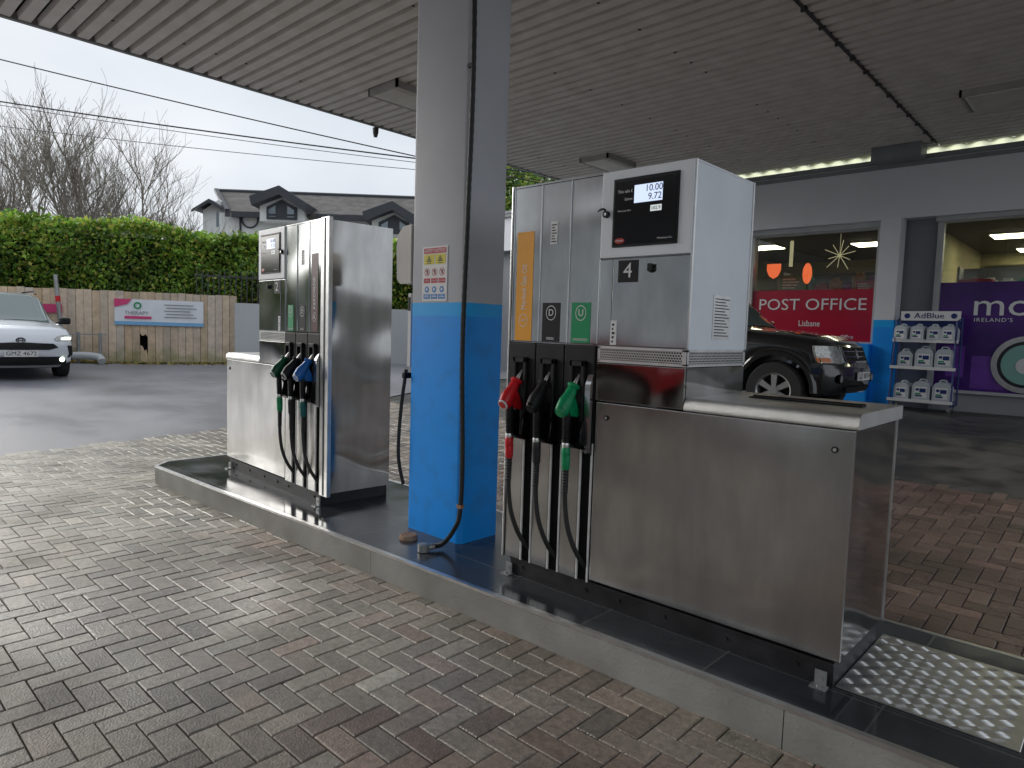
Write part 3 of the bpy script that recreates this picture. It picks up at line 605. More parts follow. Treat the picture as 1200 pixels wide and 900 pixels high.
# flexible conduit
mb = MB(); pts = spline([(-3.005, 2.806, 4.69), (-3.0, 2.806, 3.9), (-2.985, 2.806, 3.0), (-3.002, 2.806, 2.2), (-3.02, 2.806, 1.4), (-2.995, 2.806, .70), (-3.0, 2.80, .38), (-3.02, 2.77, .27), (-3.035, 2.70, .20), (-3.05, 2.645, .192)], 28)
rr = [.0155 if k % 2 else .0135 for k in range(len(pts))]
mb.tube(pts, rr, 10)
t = thing('conduit_pipe', 'black flexible conduit running down the corner of the canopy column onto the island', 'cable conduit', (-3.0, 2.806, K))
mb.v = [(p[0]+3.0, p[1]-2.806, p[2]-K) for p in mb.v]; obj('conduit', mb, M['rubber'], t)
mb = MB(); mb.tube([(-.05, -.165, .027), (-.058, -.19, .027), (-.064, -.205, .027)], [.018, .02, .018], 12); mb.tube([(-.075, -.225, .004), (-.075, -.225, .046), (-.075, -.225, .05)], [.036, .036, .028], 20)
obj('end_fitting', mb, M['galv'], t)
for z in (3.05, .42):
    mb = MB(); mb.bbox(-.022, .022, -.018, .012, z-K-.012, z-K+.012, .004); obj('pipe_clip', mb, M['ceil_dark'] if z > 1 else M['terracotta'], t)
mb = MB(); mb.tube([(-3.338, 2.675, K), (-3.338, 2.675, K+.018), (-3.338, 2.675, K+.028)], [.058, .058, .052], 28); single('tank_cap', mb, M['terracotta'], 'round weathered cap with rusty rim on the island in front of the blue column base', 'cap', (-3.338, 2.675, K))
# safety notice
t = thing('safety_notice', 'white safety notice with red, yellow and blue pictograms on the grey column', 'sign', (-3.318, 2.829, 1.853))
mb = MB(); mb.box(-.12, .12, -.003, 0, -.173, .173); obj('panel', mb, M['white'], t, 0)
def tile(mb, x, z, w, h, y=-.0045): mb.box(x-w/2, x+w/2, y, -.003, z-h/2, z+h/2)
mb = MB(); tile(mb, 0, .146, .212, .034); obj('red_panel', mb, M['sign_red'], t, 0)
for i in (-1, 0, 1): mb = MB(); tile(mb, i*.072, -.042, .062, .03); obj('red_panel', mb, M['sign_red'], t, 0)
for i in (-.054, .054): mb = MB(); tile(mb, i, .092, .098, .062); obj('yellow_panel', mb, M['yellow'], t, 0)
for i in (-1, 0, 1):
    mb = MB(); tile(mb, i*.072, -.142, .062, .030); obj('blue_panel', mb, M['sign_blue'], t, 0)
    mb = MB(); mb.tube([(i*.072, -.0045, -.098), (i*.072, -.003, -.098)], .020, 18); obj('blue_disc', mb, M['sign_blue'], t, 0)
mb = MB()
for i in (-.054, .054):
    mb.add([(i-.026, -.0055, .078), (i+.026, -.0055, .078), (i, -.0055, .116), (i-.017, -.0055, .083), (i+.017, -.0055, .083), (i, -.0055, .107)], [(0, 1, 4, 3), (1, 2, 5, 4), (2, 0, 3, 5)])
    mb.ell((i, -.0055, .09), (.006, .0006, .007), 10, 6)
    mb.box(i-.02, i+.02, -.0052, -.0045, .066, .071)
obj('warning_symbol', mb, M['ink'], t, 0)
mb = MB(); mc = MB()
for i in (-1, 0, 1):
    cx = i*.072; cz = .012; n = 24
    mb.add([(cx+math.cos(2*PI*k/n)*q, -.0045, cz+math.sin(2*PI*k/n)*q) for q in (.024, .020) for k in range(n)], [(k, (k+1) % n, (k+1) % n+n, k+n) for k in range(n)])
    mb.add([(cx-.018, -.0047, cz+.014), (cx-.014, -.0047, cz+.018), (cx+.018, -.0047, cz-.014), (cx+.014, -.0047, cz-.018)], [(0, 1, 2, 3)])
    mc.box(cx-.004, cx+.008, -.0042, -.003, cz-.012, cz+.010); mc.ell((cx+.003, -.004, cz+.008), (.006, .0006, .006), 8, 5)
obj('prohibition_ring', mb, M['sign_red'], t, 0); obj('prohibition_symbol', mc, M['ink'], t, 0)
mb = MB(); text_mb('SAFETY NOTICE', .028, face_y(0, -.0048, .146), mb, .0003, width=.19)
for i, w in zip((-1, 0, 1), ('No phones', 'Engine off', 'No smoking')): text_mb(w, .010, face_y(i*.072, -.0048, -.042), mb, .0003, width=.05)
for i in (-1, 0, 1): mb.box(i*.072-.024, i*.072+.024, -.005, -.0045, -.146, -.142); mb.box(i*.072-.018, i*.072+.018, -.005, -.0045, -.136, -.133); mb.ell((i*.072, -.0048, -.097), (.008, .0006, .010), 8, 6)
obj('lettering', mb, M['white'], t, 0)
# towel dispenser and notice board on the column's far face
t = thing('towel_dispenser', 'rounded beige paper towel dispenser on the left side of the canopy column, by pump two', 'towel dispenser', (-3.565, 2.93, 1.80))
mb = MB(); mb.prism([(-.01, 0), (-.11, .0), (-.145, .03), (-.155, .25), (-.135, .33), (-.09, .375), (0, .385), (0, 0)], -.10, .22, 'y'); obj('cover', mb, M['beige_p'], t, 30)
mb = MB(); mb.ell((-.152, .06, .15), (.008, .03, .045), 12, 8); obj('level_window', mb, M['black'], t)
t = thing('notice_board', 'narrow white framed notice board below the towel dispenser on the canopy column', 'notice board', (-3.566, 2.88, 1.25))
mb = MB(); mb.box(-.03, 0, -.04, .22, 0, .485); obj('frame', mb, M['white'], t, 0)
mb = MB(); mb.box(-.026, -.005, -.0422, -.04, .37, .46); obj('number_square', mb, M['label_black'], t, 0)
t = thing('window_squeegee', 'dark long-handled squeegee and hose hanging low between pump two and the blue column', 'squeegee', (-3.57, 2.83, .45))
mb = MB(); mb.tube(spline([(-.02, 0, .78), (-.045, -.02, .5), (-.05, -.03, .2), (-.03, 0, .0)], 6), .012, 8); obj('handle', mb, M['rubber'], t)
mb = MB(); mb.bbox(-.03, 0, -.03, .03, .72, .76, .006); obj('hook_block', mb, M['black'], t)

# ------------------------------------------------------------------ canopy
ZC = 4.70
def corr(y0, y1, pitch=.1845):
    o = []; y = y0
    while y < y1:
        for (f, h) in ((0, 0), (.62, 0), (.68, .07), (.94, .07)): o.append((y+f*pitch, h))
        y += pitch
    return o
T = thing('canopy', 'large flat forecourt canopy with ribbed beige metal underside over the pumps', 'canopy', (-2.6, 5, ZC))
mb = MB(); pr = corr(-4.9824, 12.75); xs = [-9.15, -5.6, -2.66, -2.60, 4.5]  # unseen rear and right edges are set for the light they let in
for a, b in ((-9.14, -2.64), (-2.62, 2.2)):
    n = len(pr); mb.add([(a+2.6, p[0]-5, p[1]) for p in pr]+[(b+2.6, p[0]-5, p[1]) for p in pr], [(i, i+1, i+1+n, i+n) for i in range(n-1)])
obj('soffit_deck', mb, M['ceil'], T, 0)
mb = MB(); mb.box(-6.53, 4.75, -9.9, 7.7, .07, .34); obj('roof_slab', mb, M['ceil_dark'], T, 0)
mb = MB(); mb.box(-6.60, -6.54, -9.95, 7.75, -.015, .36); mb.box(-6.60, 4.8, -10.0, -9.95, -.015, .36); mb.box(4.76, 4.82, -9.95, 7.75, -.015, .36); obj('edge_fascia', mb, M['grey_trim'], T, 0)
# deck joint with small pegs
mb = MB(); mb.box(-.045, -.012, -9.8, 7.5, -.012, .02)
for k in range(30): mb.box(-.06, -.0, -7.2+k*.5, -7.17+k*.5, -.03, .0)
obj('deck_joint', mb, M['ceil_dark'], T, 0)
mb = MB()
for k in range(40):
    for xx in (-8.35, -5.55, -4.1):
        y = -2.3+k*.1845*2-5
        if random.random() < .55 and y < 7: mb.box(xx+2.6-.012, xx+2.6+.012, y+.02, y+.045, -.006, .002)
obj('deck_screw', mb, M['ceil_dark'], T, 0).__setitem__('kind', 'stuff')
mb = MB(); n_ = 260
mb.grid(lambda u, v: (-6.5+u*11.2, 7.78+v*.5, .0+.022*math.sin(u*n_*.9)), n_*2, 1); obj('translucent_strip', mb, M['grp'], T, 60)
mb = MB(); mb.box(-.92, -.19, 7.35, 7.72, -.20, .02); obj('beam_casing', mb, M['grey_trim'], T, 0)
mb = MB(); mb.tube([(-6.62, 1.56, -.02), (-6.62, 1.56, -.10), (-6.62, 1.56, -.16)], [.05, .045, .028], 10); obj('rainwater_spout', mb, M['ceil_dark'], T)
def fixture(x, y, w, l, lab):
    t = thing('canopy_light', lab, 'ceiling light', (x, y, ZC), 0, 'unlit lights under the canopy')
    mb = MB()
    for a in ((-w/2, w/2, -l/2, -l/2+.03), (-w/2, w/2, l/2-.03, l/2), (-w/2, -w/2+.03, -l/2, l/2), (w/2-.03, w/2, -l/2, l/2)): mb.box(a[0], a[1], a[2], a[3], -.085, .02)
    obj('frame', mb, M['fix_frame'], t, 0)
    mb = MB(); mb.prism([(-w/2+.03, -.07), (-w/2+.09, -.10), (w/2-.09, -.10), (w/2-.03, -.07)], -l/2+.03, l/2-.03, 'y'); obj('diffuser', mb, M['diff'], t, 0)
fixture(-7.60, 6.0, .62, 1.0, 'unlit square canopy light just left of the column')
fixture(-7.45, 10.45, .62, .9, 'unlit square canopy light above the top of pump four')
fixture(-1.35, 10.55, 1.15, .75, 'unlit wide canopy light at the right edge, near the shop')
fixture(-2.2, -.6, .62, 1.0, 'unlit square canopy light behind the viewpoint')

# ------------------------------------------------------------------ shop
SY = 13.0
T = thing('shop_building', 'grey clad petrol station shop with wide fascia and two large windows', 'shop', (-3, SY, .42))
OX, OY, OZ = -3, SY, .42
def sp(name, boxes, m, par=None, off=True):
    mb = MB()
    for (x0, x1, y0, y1, z0, z1) in boxes: mb.box(x0-OX, x1-OX, y0-OY, y1-OY, z0-OZ, z1-OZ)
    return obj(name, mb, m, par or T, 0)
sp('fascia', [(-13.8, 3.2, 12.80, 13.25, 3.595, 4.60)], M['shop_grey'])
sp('gutter', [(-13.8, 3.2, 12.74, 12.80, 4.44, 4.50), (-13.8, 3.2, 12.76, 12.80, 4.53, 4.60)], M['grey_trim'])
sp('wall', [(-13.8, -5.72, 13.0, 13.25, .2, 3.595), (-5.72, -3.40, 13.02, 13.25, .2, 1.50), (-3.42, -2.56, 13.08, 13.28, .2, 3.595), (-2.56, 3.2, 13.02, 13.25, .2, .77)], M['shop_dgrey'])
sp('side_wall', [(-13.8, -13.6, 13.25, 20, .2, 4.6), (3.0, 3.2, 13.25, 20, .2, 4.6)], M['shop_dgrey'])
sp('roof', [(-13.8, 3.2, 13.25, 20, 4.1, 4.25)], M['shop_dgrey'])
sp('interior_wall', [(-13.6, 3.0, 19.7, 19.9, .4, 3.9)], M['tan'])
sp('interior_ceiling', [(-13.6, 3.0, 13.26, 19.7, 3.72, 3.8)], M['shop_ceil'])
sp('interior_floor', [(-13.6, 3.0, 13.26, 19.7, .40, .47)], M['shop_floor'])
sp('partition', [(-8.0, -7.9, 13.3, 19.7, .47, 3.72), (-3.1, -3.0, 15.4, 19.7, .47, 3.72)], M['tan'])
W1 = sp('window_frame', [(-5.78, -3.38, 12.97, 13.10, 3.47, 3.59), (-5.78, -5.69, 12.98, 13.10, 1.50, 3.47), (-3.50, -3.38, 12.98, 13.10, 1.50, 3.47), (-5.78, -3.38, 12.96, 13.12, 1.46, 1.52)], M['frame_grey'])
sp('glass', [(-5.69, -3.50, 13.045, 13.055, 1.52, 3.47)], M['shop_glass'], W1)
W2 = sp('window_frame', [(-2.60, 2.2, 12.97, 13.10, 3.50, 3.59), (-2.60, -2.51, 12.98, 13.10, .77, 3.50), (2.1, 2.2, 12.98, 13.1, .77, 3.5), (-2.60, 2.2, 12.96, 13.12, .74, .785)], M['frame_grey'])
sp('glass', [(-2.51, 2.1, 13.045, 13.055, .785, 3.50)], M['shop_glass'], W2)
sp('roller_box', [(-5.8, -3.36, 12.90, 12.97, 3.50, 3.595), (-2.62, 2.2, 12.90, 12.97, 3.52, 3.595)], M['frame_grey'])
# post office vinyl
V = sp('window_vinyl', [(-5.69, -3.50, 13.03, 13.042, 1.52, 2.455)], M['red_vinyl'], W1)
mb = MB(); z = -OZ
text_mb('POST OFFICE', .30, face_y(-4.585-OX, 13.026-OY, 2.175-OZ), mb, .001, width=1.93); text_mb('Lisbane', .16, face_y(-4.58-OX, 13.026-OY, 1.83-OZ), mb, .001, width=.38); text_mb('Post Office', .09, face_y(-4.0-OX, 13.026-OY, 1.60-OZ), mb, .001)
mb.v = [(a, b, c) for a, b, c in mb.v]
obj('window_lettering', mb, M['white'], T, 0)
sp('window_vinyl', [(-2.51, 2.1, 13.03, 13.042, .785, 2.53)], M['purple'], W2)
for q_ in ((-2.0, -1.55, 13.024, 13.029, .83, 1.35), (-2.35, -2.1, 13.024, 13.029, 1.0, 1.5), (-1.1, -.4, 13.024, 13.029, .83, 1.5)): sp('vinyl_panel', [q_], M['purple2'], W2)
mb = MB(); mo = MB(); 
text_mb('mo', .50, face_y(-1.66-OX, 13.020-OY, 2.15-OZ), mb, .001, width=.74); text_mb("IRELAND'S", .085, face_y(-1.76-OX, 13.020-OY, 1.925-OZ), mb, .001, width=.50, space=1.2)
obj('window_lettering', mb, M['white'], T, 0)
mb = MB(); cx, cz = -1.30-OX, 1.24-OZ
for (n_, r0, r1, m_, yy) in (('emblem_ring', .36, .44, 'alu', -.03), ('emblem_ring', .31, .36, 'ink', -.025), ('emblem_disc', .0, .31, 'teal_print', -.02), ('emblem_shape', .0, .12, 'white', -.016)):
    mb = MB(); n = 48
    if r0: mb.add([(cx+math.cos(2*PI*k/n)*q, SY+.05+yy-.02-OY+w, cz+math.sin(2*PI*k/n)*q) for w in (0, .012) for q in (r1, r0) for k in range(n)], [(k, (k+1) % n, (k+1) % n+n, k+n) for k in range(n)]+[(k, (k+1) % n, (k+1) % n+2*n, k+2*n) for k in range(n)])
    else: mb.tube([(cx, SY+.02+yy-OY-(.012 if r1 < .2 else 0), cz-(0 if r1 > .2 else .02)), (cx, SY+.035+yy-OY, cz-(0 if r1 > .2 else .02))], r1, n)
    obj(n_, mb, M[m_], T, 0)
# shop-front pillar, grey over blue
T = thing('shop_pillar', 'shop-front pillar, grey above and blue below, between the two windows', 'pillar', (-3.23, 12.9, .42))
for n, m, z0, z1 in (('blue_base', 'col_blue', 0, 1.36), ('light_blue_band', 'col_lblue', 1.36, 1.48), ('shaft', 'shop_grey', 1.48, 3.17)):
    mb = MB(); mb.box(-.15, .16, -.25, .08, z0, z1); obj(n, mb, M[m], T, 0)
# shop interior: ceiling lights, lamps, star, shelves, products
for i, (x, y, w) in enumerate(((-4.45, 16.5, .9), (-1.75, 16.5, 1.2), (-1.6, 19.0, 1.2), (-7.0, 16.0, 1.2), (-.0, 15.0, 1.2))):
    t = thing('ceiling_panel_light', ['lit panel light on the shop ceiling behind the post office window', 'nearer lit panel light on the shop ceiling behind the purple window', 'farther lit panel light on the shop ceiling behind the purple window', 'lit panel light at the hidden left end of the shop ceiling', 'lit panel light at the right end of the shop ceiling'][i], 'ceiling light', (x, y, 3.71), 0, 'lit shop ceiling lights')
    mb = MB(); mb.box(-w/2-.03, w/2+.03, -.33, .33, -.02, .01); obj('frame', mb, M['frame_grey'], t, 0)
    mb = MB(); mb.box(-w/2, w/2, -.3, .3, -.032, -.02); obj('diffuser', mb, M['tube'], t, 0)
for i, (x, z, rx, rz) in enumerate(((-5.47, 2.88, .13, .16), (-4.82, 2.80, .09, .20))):
    mb = MB()
    if i == 0: mb.prism([(x-rx, z+rz*.8), (x-rx, z), (x-rx*.6, z-rz*.7), (x, z-rz), (x+rx*.6, z-rz*.7), (x+rx, z), (x+rx, z+rz*.8)], 13.42, 13.47, 'y')
    else: mb.ell((x, 13.45, z), (rx, .03, rz))
    single('hanging_lantern', mb, M['orange_lamp'], ['glowing orange shield-shaped lantern at the left of the post office window', 'glowing orange oval lantern behind the post office window'][i], 'lantern', (x, 13.45, z+rz))
t = thing('star_ornament', 'straw coloured wire starburst ornament hanging behind the post office window', 'ornament', (-4.22, 13.35, 3.10)); mb = MB()
for k in range(10): a = PI*k/10*2+.2; l = .22 if k % 2 else .29; mb.cyl((0, 0, 0), (math.cos(a)*l, (k % 3-1)*.06, math.sin(a)*l), .007, 6)
obj('rays', mb, M['straw'], t); mb = MB(); mb.cyl((0, 0, 0), (0, 0, .4), .004, 6); mb.ell((0, 0, 0), (.03, .03, .03), 8, 6); obj('cord', mb, M['straw'], t)
mb = MB(); mb.box(-5.20, -5.14, 13.5, 13.53, 2.95, 3.45); single('strip_lamp', mb, M['straw'], 'narrow pale vertical lamp hanging left of the starburst in the post office window', 'lamp', (-5.17, 13.5, 3.45), smooth=0)
cols = [(.5, .03, .03), (.05, .12, .4), (.6, .5, .1), (.05, .3, .1), (.6, .6, .6), (.35, .05, .3), (.5, .25, .05)]; cn = ['red', 'blue', 'yellow', 'green', 'white', 'purple', 'orange']
for si, (x, y, lab) in enumerate(((-4.6, 15.0, 'tall shop shelving behind the post office window'), (-1.4, 15.2, 'tall shop shelving behind the purple window'))):
    t = thing('shop_shelving', lab, 'shelving', (x, y, .47)); mb = MB(); mb.box(-1.2, 1.2, .2, .24, 0, 2.5); mb.box(-1.24, -1.2, -.2, .24, 0, 2.5); mb.box(1.2, 1.24, -.2, .24, 0, 2.5); obj('back_panel', mb, M['shop_dgrey'], t, 0)
    for k in range(4):
        mb = MB(); mb.box(-1.2, 1.2, -.2, .2, .4+k*.54, .43+k*.54); obj('shelf', mb, M['frame_grey'], t, 0)
    px = -1.1; k = 0
    while px < 1.05:
        w = random.uniform(.14, .3); h = random.uniform(.18, .42); ci = random.randrange(7); mb = MB(); mb.bbox(-w/2, w/2, -.1, .1, 0, h*.8, .01, 1); mb.bbox(-w/4, w/4, -.06, .06, h*.78, h, .008, 1)
        o = obj('product_box', mb, M['product'], None, 30, loc=(x+px+w/2, y, .47+2.05+.003)); set_tone(o, [cols[ci] if q % 9 else (.6, .6, .6) for q in range(len(o.data.polygons))])
        tag(o, '%s packet, %s from the left on the top shelf behind the %s window' % (cn[ci], ['first', 'second', 'third', 'fourth', 'fifth', 'sixth', 'seventh', 'eighth', 'ninth', 'tenth', 'eleventh', 'twelfth', 'thirteenth'][k], ['post office', 'purple'][si]), 'packet', 'goods on the shop shelves'); px += w+.02; k += 1
t = thing('wall_sign', 'tan wall sign with dark lettering inside the shop, above the purple vinyl', 'sign', (-1.55, 15.5, 2.75)); mb = MB(); mb.box(-.75, .9, 0, .04, -.5, .28); obj('panel', mb, M['tan'], t, 0)
mb = MB(); text_mb('HIGH', .30, face_y(.0, -.004, .08), mb, .001, width=.6); text_mb('SPIRITS', .30, face_y(.0, -.004, -.22), mb, .001, width=.95); obj('lettering', mb, M['ink'], t, 0)
mb = MB(); mb.bbox(-2.45, -1.95, 14.0, 14.3, 2.42, 2.66, .02); single('offer_banner', mb, M['red_vinyl'], 'bright red offer banner just above the left end of the purple vinyl', 'banner', (-2.2, 14.15, 2.42))
for i, (x, y, z, w_, h_, c_) in enumerate(((-5.25, 13.9, 2.50, .5, .32, (.10, .22, .08)), (-3.95, 14.1, 2.46, .34, .22, (.45, .03, .06)), (-4.45, 19.6, 2.3, 1.6, .8, (.30, .27, .10)), (-5.9, 19.6, 2.4, .9, .7, (.12, .16, .40)), (-1.0, 19.6, 2.5, 1.8, .6, (.45, .33, .15)))):
    mb = MB(); mb.box(-w_/2, w_/2, -.02, .02, 0, h_); n_ = 4
    for q in range(n_): mb.box(-w_*.4, w_*(.1+.08*(q % 3)), -.026, -.02, h_*(.15+.18*q), h_*(.24+.18*q))
    o = obj('poster', mb, M['product'], None, 0, loc=(x, y, z)); set_tone(o, [c_]*6+[(.7, .68, .6)]*(len(o.data.polygons)-6))
    tag(o, ['green poster inside the post office window, under the shield-shaped lantern', 'small dark red poster at the right inside the post office window', 'wide olive poster on the shop back wall', 'blue poster on the shop back wall at the left', 'tan poster on the shop back wall above the purple vinyl'][i], 'poster')
# blue parcel/post box by the pillar
t = thing('collection_box', 'blue collection box with white lettering beneath the post office window', 'collection box', (-3.66, 12.72, .43))
mb = MB(); mb.bbox(-.36, .27, -.20, .2, 0, 1.06, .02); obj('body', mb, M['col_blue'], t); mb = MB(); mb.box(-.26, .16, -.206, -.198, .80, .92); obj('slot', mb, M['void'], t, 0)
mb = MB(); text_mb('IO', .12, face_y(.16, -.203, .27), mb, .001, width=.15); obj('lettering', mb, M['white'], t, 0)

# AdBlue rack with jerrycans
RX, RY = -2.53, 12.42; rz0 = zg(RX, RY)
T = thing('display_rack', 'blue wheeled wire rack with three shelves of fluid containers outside the shop', 'display rack', (RX, RY, rz0)); 
mb = MB()
for sx in (-.43, .43):
    mb.tube([(sx, -.20, .10), (sx*.97, -.10, 1.42)], .014, 8); mb.tube([(sx, .24, .10), (sx, .24, 1.5)], .014, 8)
for sx in (-.43, .43): mb.tube([(sx, -.2, .11), (sx, .24, .11)], .012, 8); mb.tube([(sx*.97, -.1, 1.42), (sx, .24, 1.5)], .012, 8)
mb.box(-.43, .43, .235, .25, 1.34, 1.44); obj('frame', mb, M['rack_blue'], T)
for i, z in enumerate((.16, .68, 1.11)):
    mb = MB(); yf = -.22+.05*i
    mb.box(-.45, .45, yf, .24, z, z+.012); obj('shelf', mb, M['rack_blue'], T, 0)
    mb = MB(); mb.box(-.455, .455, yf-.012, yf, z-.02, z+.028); obj('price_strip', mb, M['white'], T, 0)
mb = MB(); mb.box(-.40, .43, .06, .08, 1.44, 1.59); H = obj('header_board', mb, M['white'], T, 0)
mb = MB(); text_mb('AdBlue', .125, face_y(.0, .057, 1.515), mb, .001, width=.42)
for sx in (-.31, .34): mb.tube([(sx, .058, 1.515), (sx, .0595, 1.515)], .042, 20)
obj('header_lettering', mb, M['rack_blue'], H, 0)
for sx, sy in ((-.4, -.18), (.4, -.18), (-.4, .2), (.4, .2)):
    mb = MB(); mb.tube([(sx-.015, sy, .045), (sx+.015, sy, .045)], .045, 14); mb.box(sx-.02, sx+.02, sy-.02, sy+.02, .05, .12); obj('caster', mb, M['galv'], T)
def jerry(w, h, lab, loc):
    t = thing('fluid_container', lab, 'container', (loc[0]+random.uniform(-.008, .008), loc[1]+random.uniform(-.012, .012), loc[2]), random.gauss(0, .10), 'fluid containers on the wheeled rack')
    mb = MB(); mb.prism([(-w/2, 0), (w/2, 0), (w/2, h*.72), (w*.36, h*.92), (w*.16, h*.98), (-w*.16, h*.98), (-w*.36, h*.92), (-w/2, h*.72)], -.13, .13, 'y')
    bm_pts = mb; obj('body', mb, M['jerry'], t, 20)
    mb = MB(); mb.tube(spline([(-w*.2, 0, h*.93), (-w*.14, 0, h*1.06), (w*.14, 0, h*1.06), (w*.2, 0, h*.93)], 4), .012, 8); obj('handle', mb, M['jerry'], t)
    mb = MB(); mb.box(-w*.34, w*.34, -.133, -.1305, h*.14, h*.70); L_ = obj('label_panel', mb, M['white'], t, 0)
    mb = MB(); mb.box(-w*.06, w*.28, -.135, -.133, h*.42, h*.62); mb.box(-w*.28, -w*.1, -.135, -.133, h*.5, h*.62); mb.box(-w*.3, w*.1, -.135, -.133, h*.2, h*.28); obj('print', mb, M['rack_blue'], L_, 0)
    mb = MB(); mb.box(-w*.3, w*.02, -.1345, -.133, h*.30, h*.38); obj('print', mb, M['label_green'], L_, 0); return t
pos = ['leftmost', 'second from the left', 'third from the left', 'rightmost']
for i in range(4): jerry(.19, .235, 'small pale container, %s of four on the rack top shelf' % pos[i], (RX-.325+i*.215, RY-.01, rz0+1.122))
for i in range(3): jerry((.21, .25, .25)[i], (.26, .31, .31)[i], 'pale container, %s of three on the rack middle shelf' % ['leftmost and smallest', 'middle one', 'rightmost'][i], (RX-.27+i*.275, RY-.03, rz0+.692))
for i in range(3): jerry((.22, .25, .25)[i], (.27, .31, .31)[i], 'pale container, %s of three on the rack bottom shelf' % ['leftmost', 'middle one', 'rightmost'][i], (RX-.25+i*.27, RY-.06, rz0+.172))

# ------------------------------------------------------------------ leaves
def leaf_cloud(P, size, cols, wts, aspect=1.5, up=0.):
    """many small leaf quads at points P; returns (verts, faces, tones)"""
    n = len(P); a = RNG.normal(size=(n, 3)); a[:, 2] += up; a /= np.linalg.norm(a, axis=1)[:, None]
    b = RNG.normal(size=(n, 3)); b -= (b*a).sum(1)[:, None]*a; b /= np.linalg.norm(b, axis=1)[:, None]; c = np.cross(a, b)
    s = size*RNG.uniform(.6, 1.4, n)[:, None]
    V = np.stack([P-b*s*aspect/2, P+c*s/2, P+b*s*aspect/2, P-c*s/2], 1).reshape(-1, 3)
    F = np.arange(4*n).reshape(-1, 4)
    k = RNG.choice(len(cols), n, p=wts); T = np.array(cols)[k]*RNG.uniform(.6, 1.35, n)[:, None]
    return V, F, T
def leaf_obj(name, V, F, T, m, parent=None):
    me = D.meshes.new(name); me.vertices.add(len(V)); me.vertices.foreach_set('co', V.astype(np.float32).ravel())
    me.loops.add(len(F)*4); me.loops.foreach_set('vertex_index', F.ravel().astype(np.int32)); me.polygons.add(len(F)); me.polygons.foreach_set('loop_start', np.arange(0, len(F)*4, 4, dtype=np.int32))
    me.update(calc_edges=True); me.validate(); me.materials.append(m); o = D.objects.new(name, me); COL.objects.link(o); set_tone(o, T)
    if parent: o.parent = parent
    return o
green = [(.20, .34, .045), (.13, .24, .035), (.05, .11, .025), (.36, .42, .07), (.38, .30, .08)]

# fence line runs from A to B
fa, fb = Vector((-21.5, -.9)), Vector((-16.865, 7.78)); fd = (fb-fa).normalized(); fn = Vector((fd.y, -fd.x))  # towards the station
flen = (fb-fa).length; ang = math.atan2(fd.y, fd.x)
T = thing('board_fence', 'long pale vertical board fence beneath the hedge across the road', 'fence', (fa.x, fa.y, .38), ang)
mb = MB(); nb = int(flen/.168)+1; tn = []
for i in range(nb):
    x = i*.168; zt = 1.81+random.uniform(-.012, .012); yo = (-.012 if i % 2 else 0)
    u0 = x/flen
    if abs(x-7.65) < .08:   # the broken board
        mb.prism([(x, -.05), (x+.16, -.05), (x+.16, .30), (x+.13, .42), (x+.09, .38), (x+.05, .50), (x, .52)], yo-.01, yo+.01, 'y'); mb.prism([(x, .80), (x+.05, .75), (x+.12, .79), (x+.16, .73), (x+.16, zt), (x, zt)], yo-.01, yo+.01, 'y'); nf = 7+2+6+2
        nf = 9+8
    else: mb.box(x, x+.160, yo-.01, yo+.01, -.05, zt)
    kk = random.gauss(1, .1); hue = random.gauss(0, .02); tn += [(.60*kk+hue, .48*kk, .36*kk-hue)]*(len(mb.f)-len(tn))
ob_ = obj('boards', mb, M['wood'], T, 0); set_tone(ob_, tn)
mb = MB(); mb.box(0, flen, .02, .06, .22, .30); mb.box(0, flen, .02, .06, 1.45, 1.53); obj('rail', mb, M['wood_plain'], T, 0)
mb = MB(); mb.box(0, flen, .3, .32, -.05, 1.2); obj('backing', mb, M['void'], T, 0)
f2w = lambda a, off, z: Vector((fa.x+fd.x*a+fn.x*off, fa.y+fd.y*a+fn.y*off, z))
# banner on the fence
t = thing('banner', 'wide pale banner with pink corner and blue foot, hung on the board fence', 'banner', f2w(8.165, .03, 1.39)[:], ang)
mb = MB(); mb.grid(lambda u, v: (u*1.95-.975, .006*math.sin(u*9)-.01, v*.62), 14, 2); mb.v += [(a, b+.006, c) for a, b, c in mb.v]; n = len(mb.v)//2; mb.f += [tuple(i+n for i in f) for f in mb.f]; mb.mi = [0]*len(mb.f); obj('cloth', mb, M['banner_w'], t)
mb = MB(); mb.prism([(-.975, .62), (-.60, .62), (-.70, .50), (-.975, .42)], -.03, -.024, 'y'); mb.bbox(-.76, -.18, -.030, -.022, .15, .215, .003, 1); obj('pink_print', mb, M['pink'], t, 0)
mb = MB(); mb.box(-.975, .975, -.03, -.022, 0, .085); obj('blue_print', mb, M['sky_print'], t, 0)
mb = MB(); text_mb('THERAPY', .12, face_y(-.5, -.026, .29), mb, .001, width=.52)
for i in range(5): mb.box(.1+.04*(i % 2), .82-.07*(i % 3), -.027, -.022, .20+i*.075, .218+i*.075)
obj('print', mb, M['grey_trim'], t, 0)
mb = MB(); n = 24; mb.add([(-.48+math.cos(2*PI*k/n)*q, -.027, .47+math.sin(2*PI*k/n)*q) for q in (.085, .05) for k in range(n)], [(k, (k+1) % n, (k+1) % n+n, k+n) for k in range(n)]); obj('round_mark', mb, M['label_green'], t, 0)
mb = MB(); mb.box(-.22, .16, -.02, 0, .02, .22); o = obj('pink_sign', mb, M['pink'], None, 0, loc=f2w(5.95, .03, 1.6)[:]); o.rotation_euler = (0, 0, ang); tag(o, 'small pink and white sign on the fence just right of the silver car', 'sign')
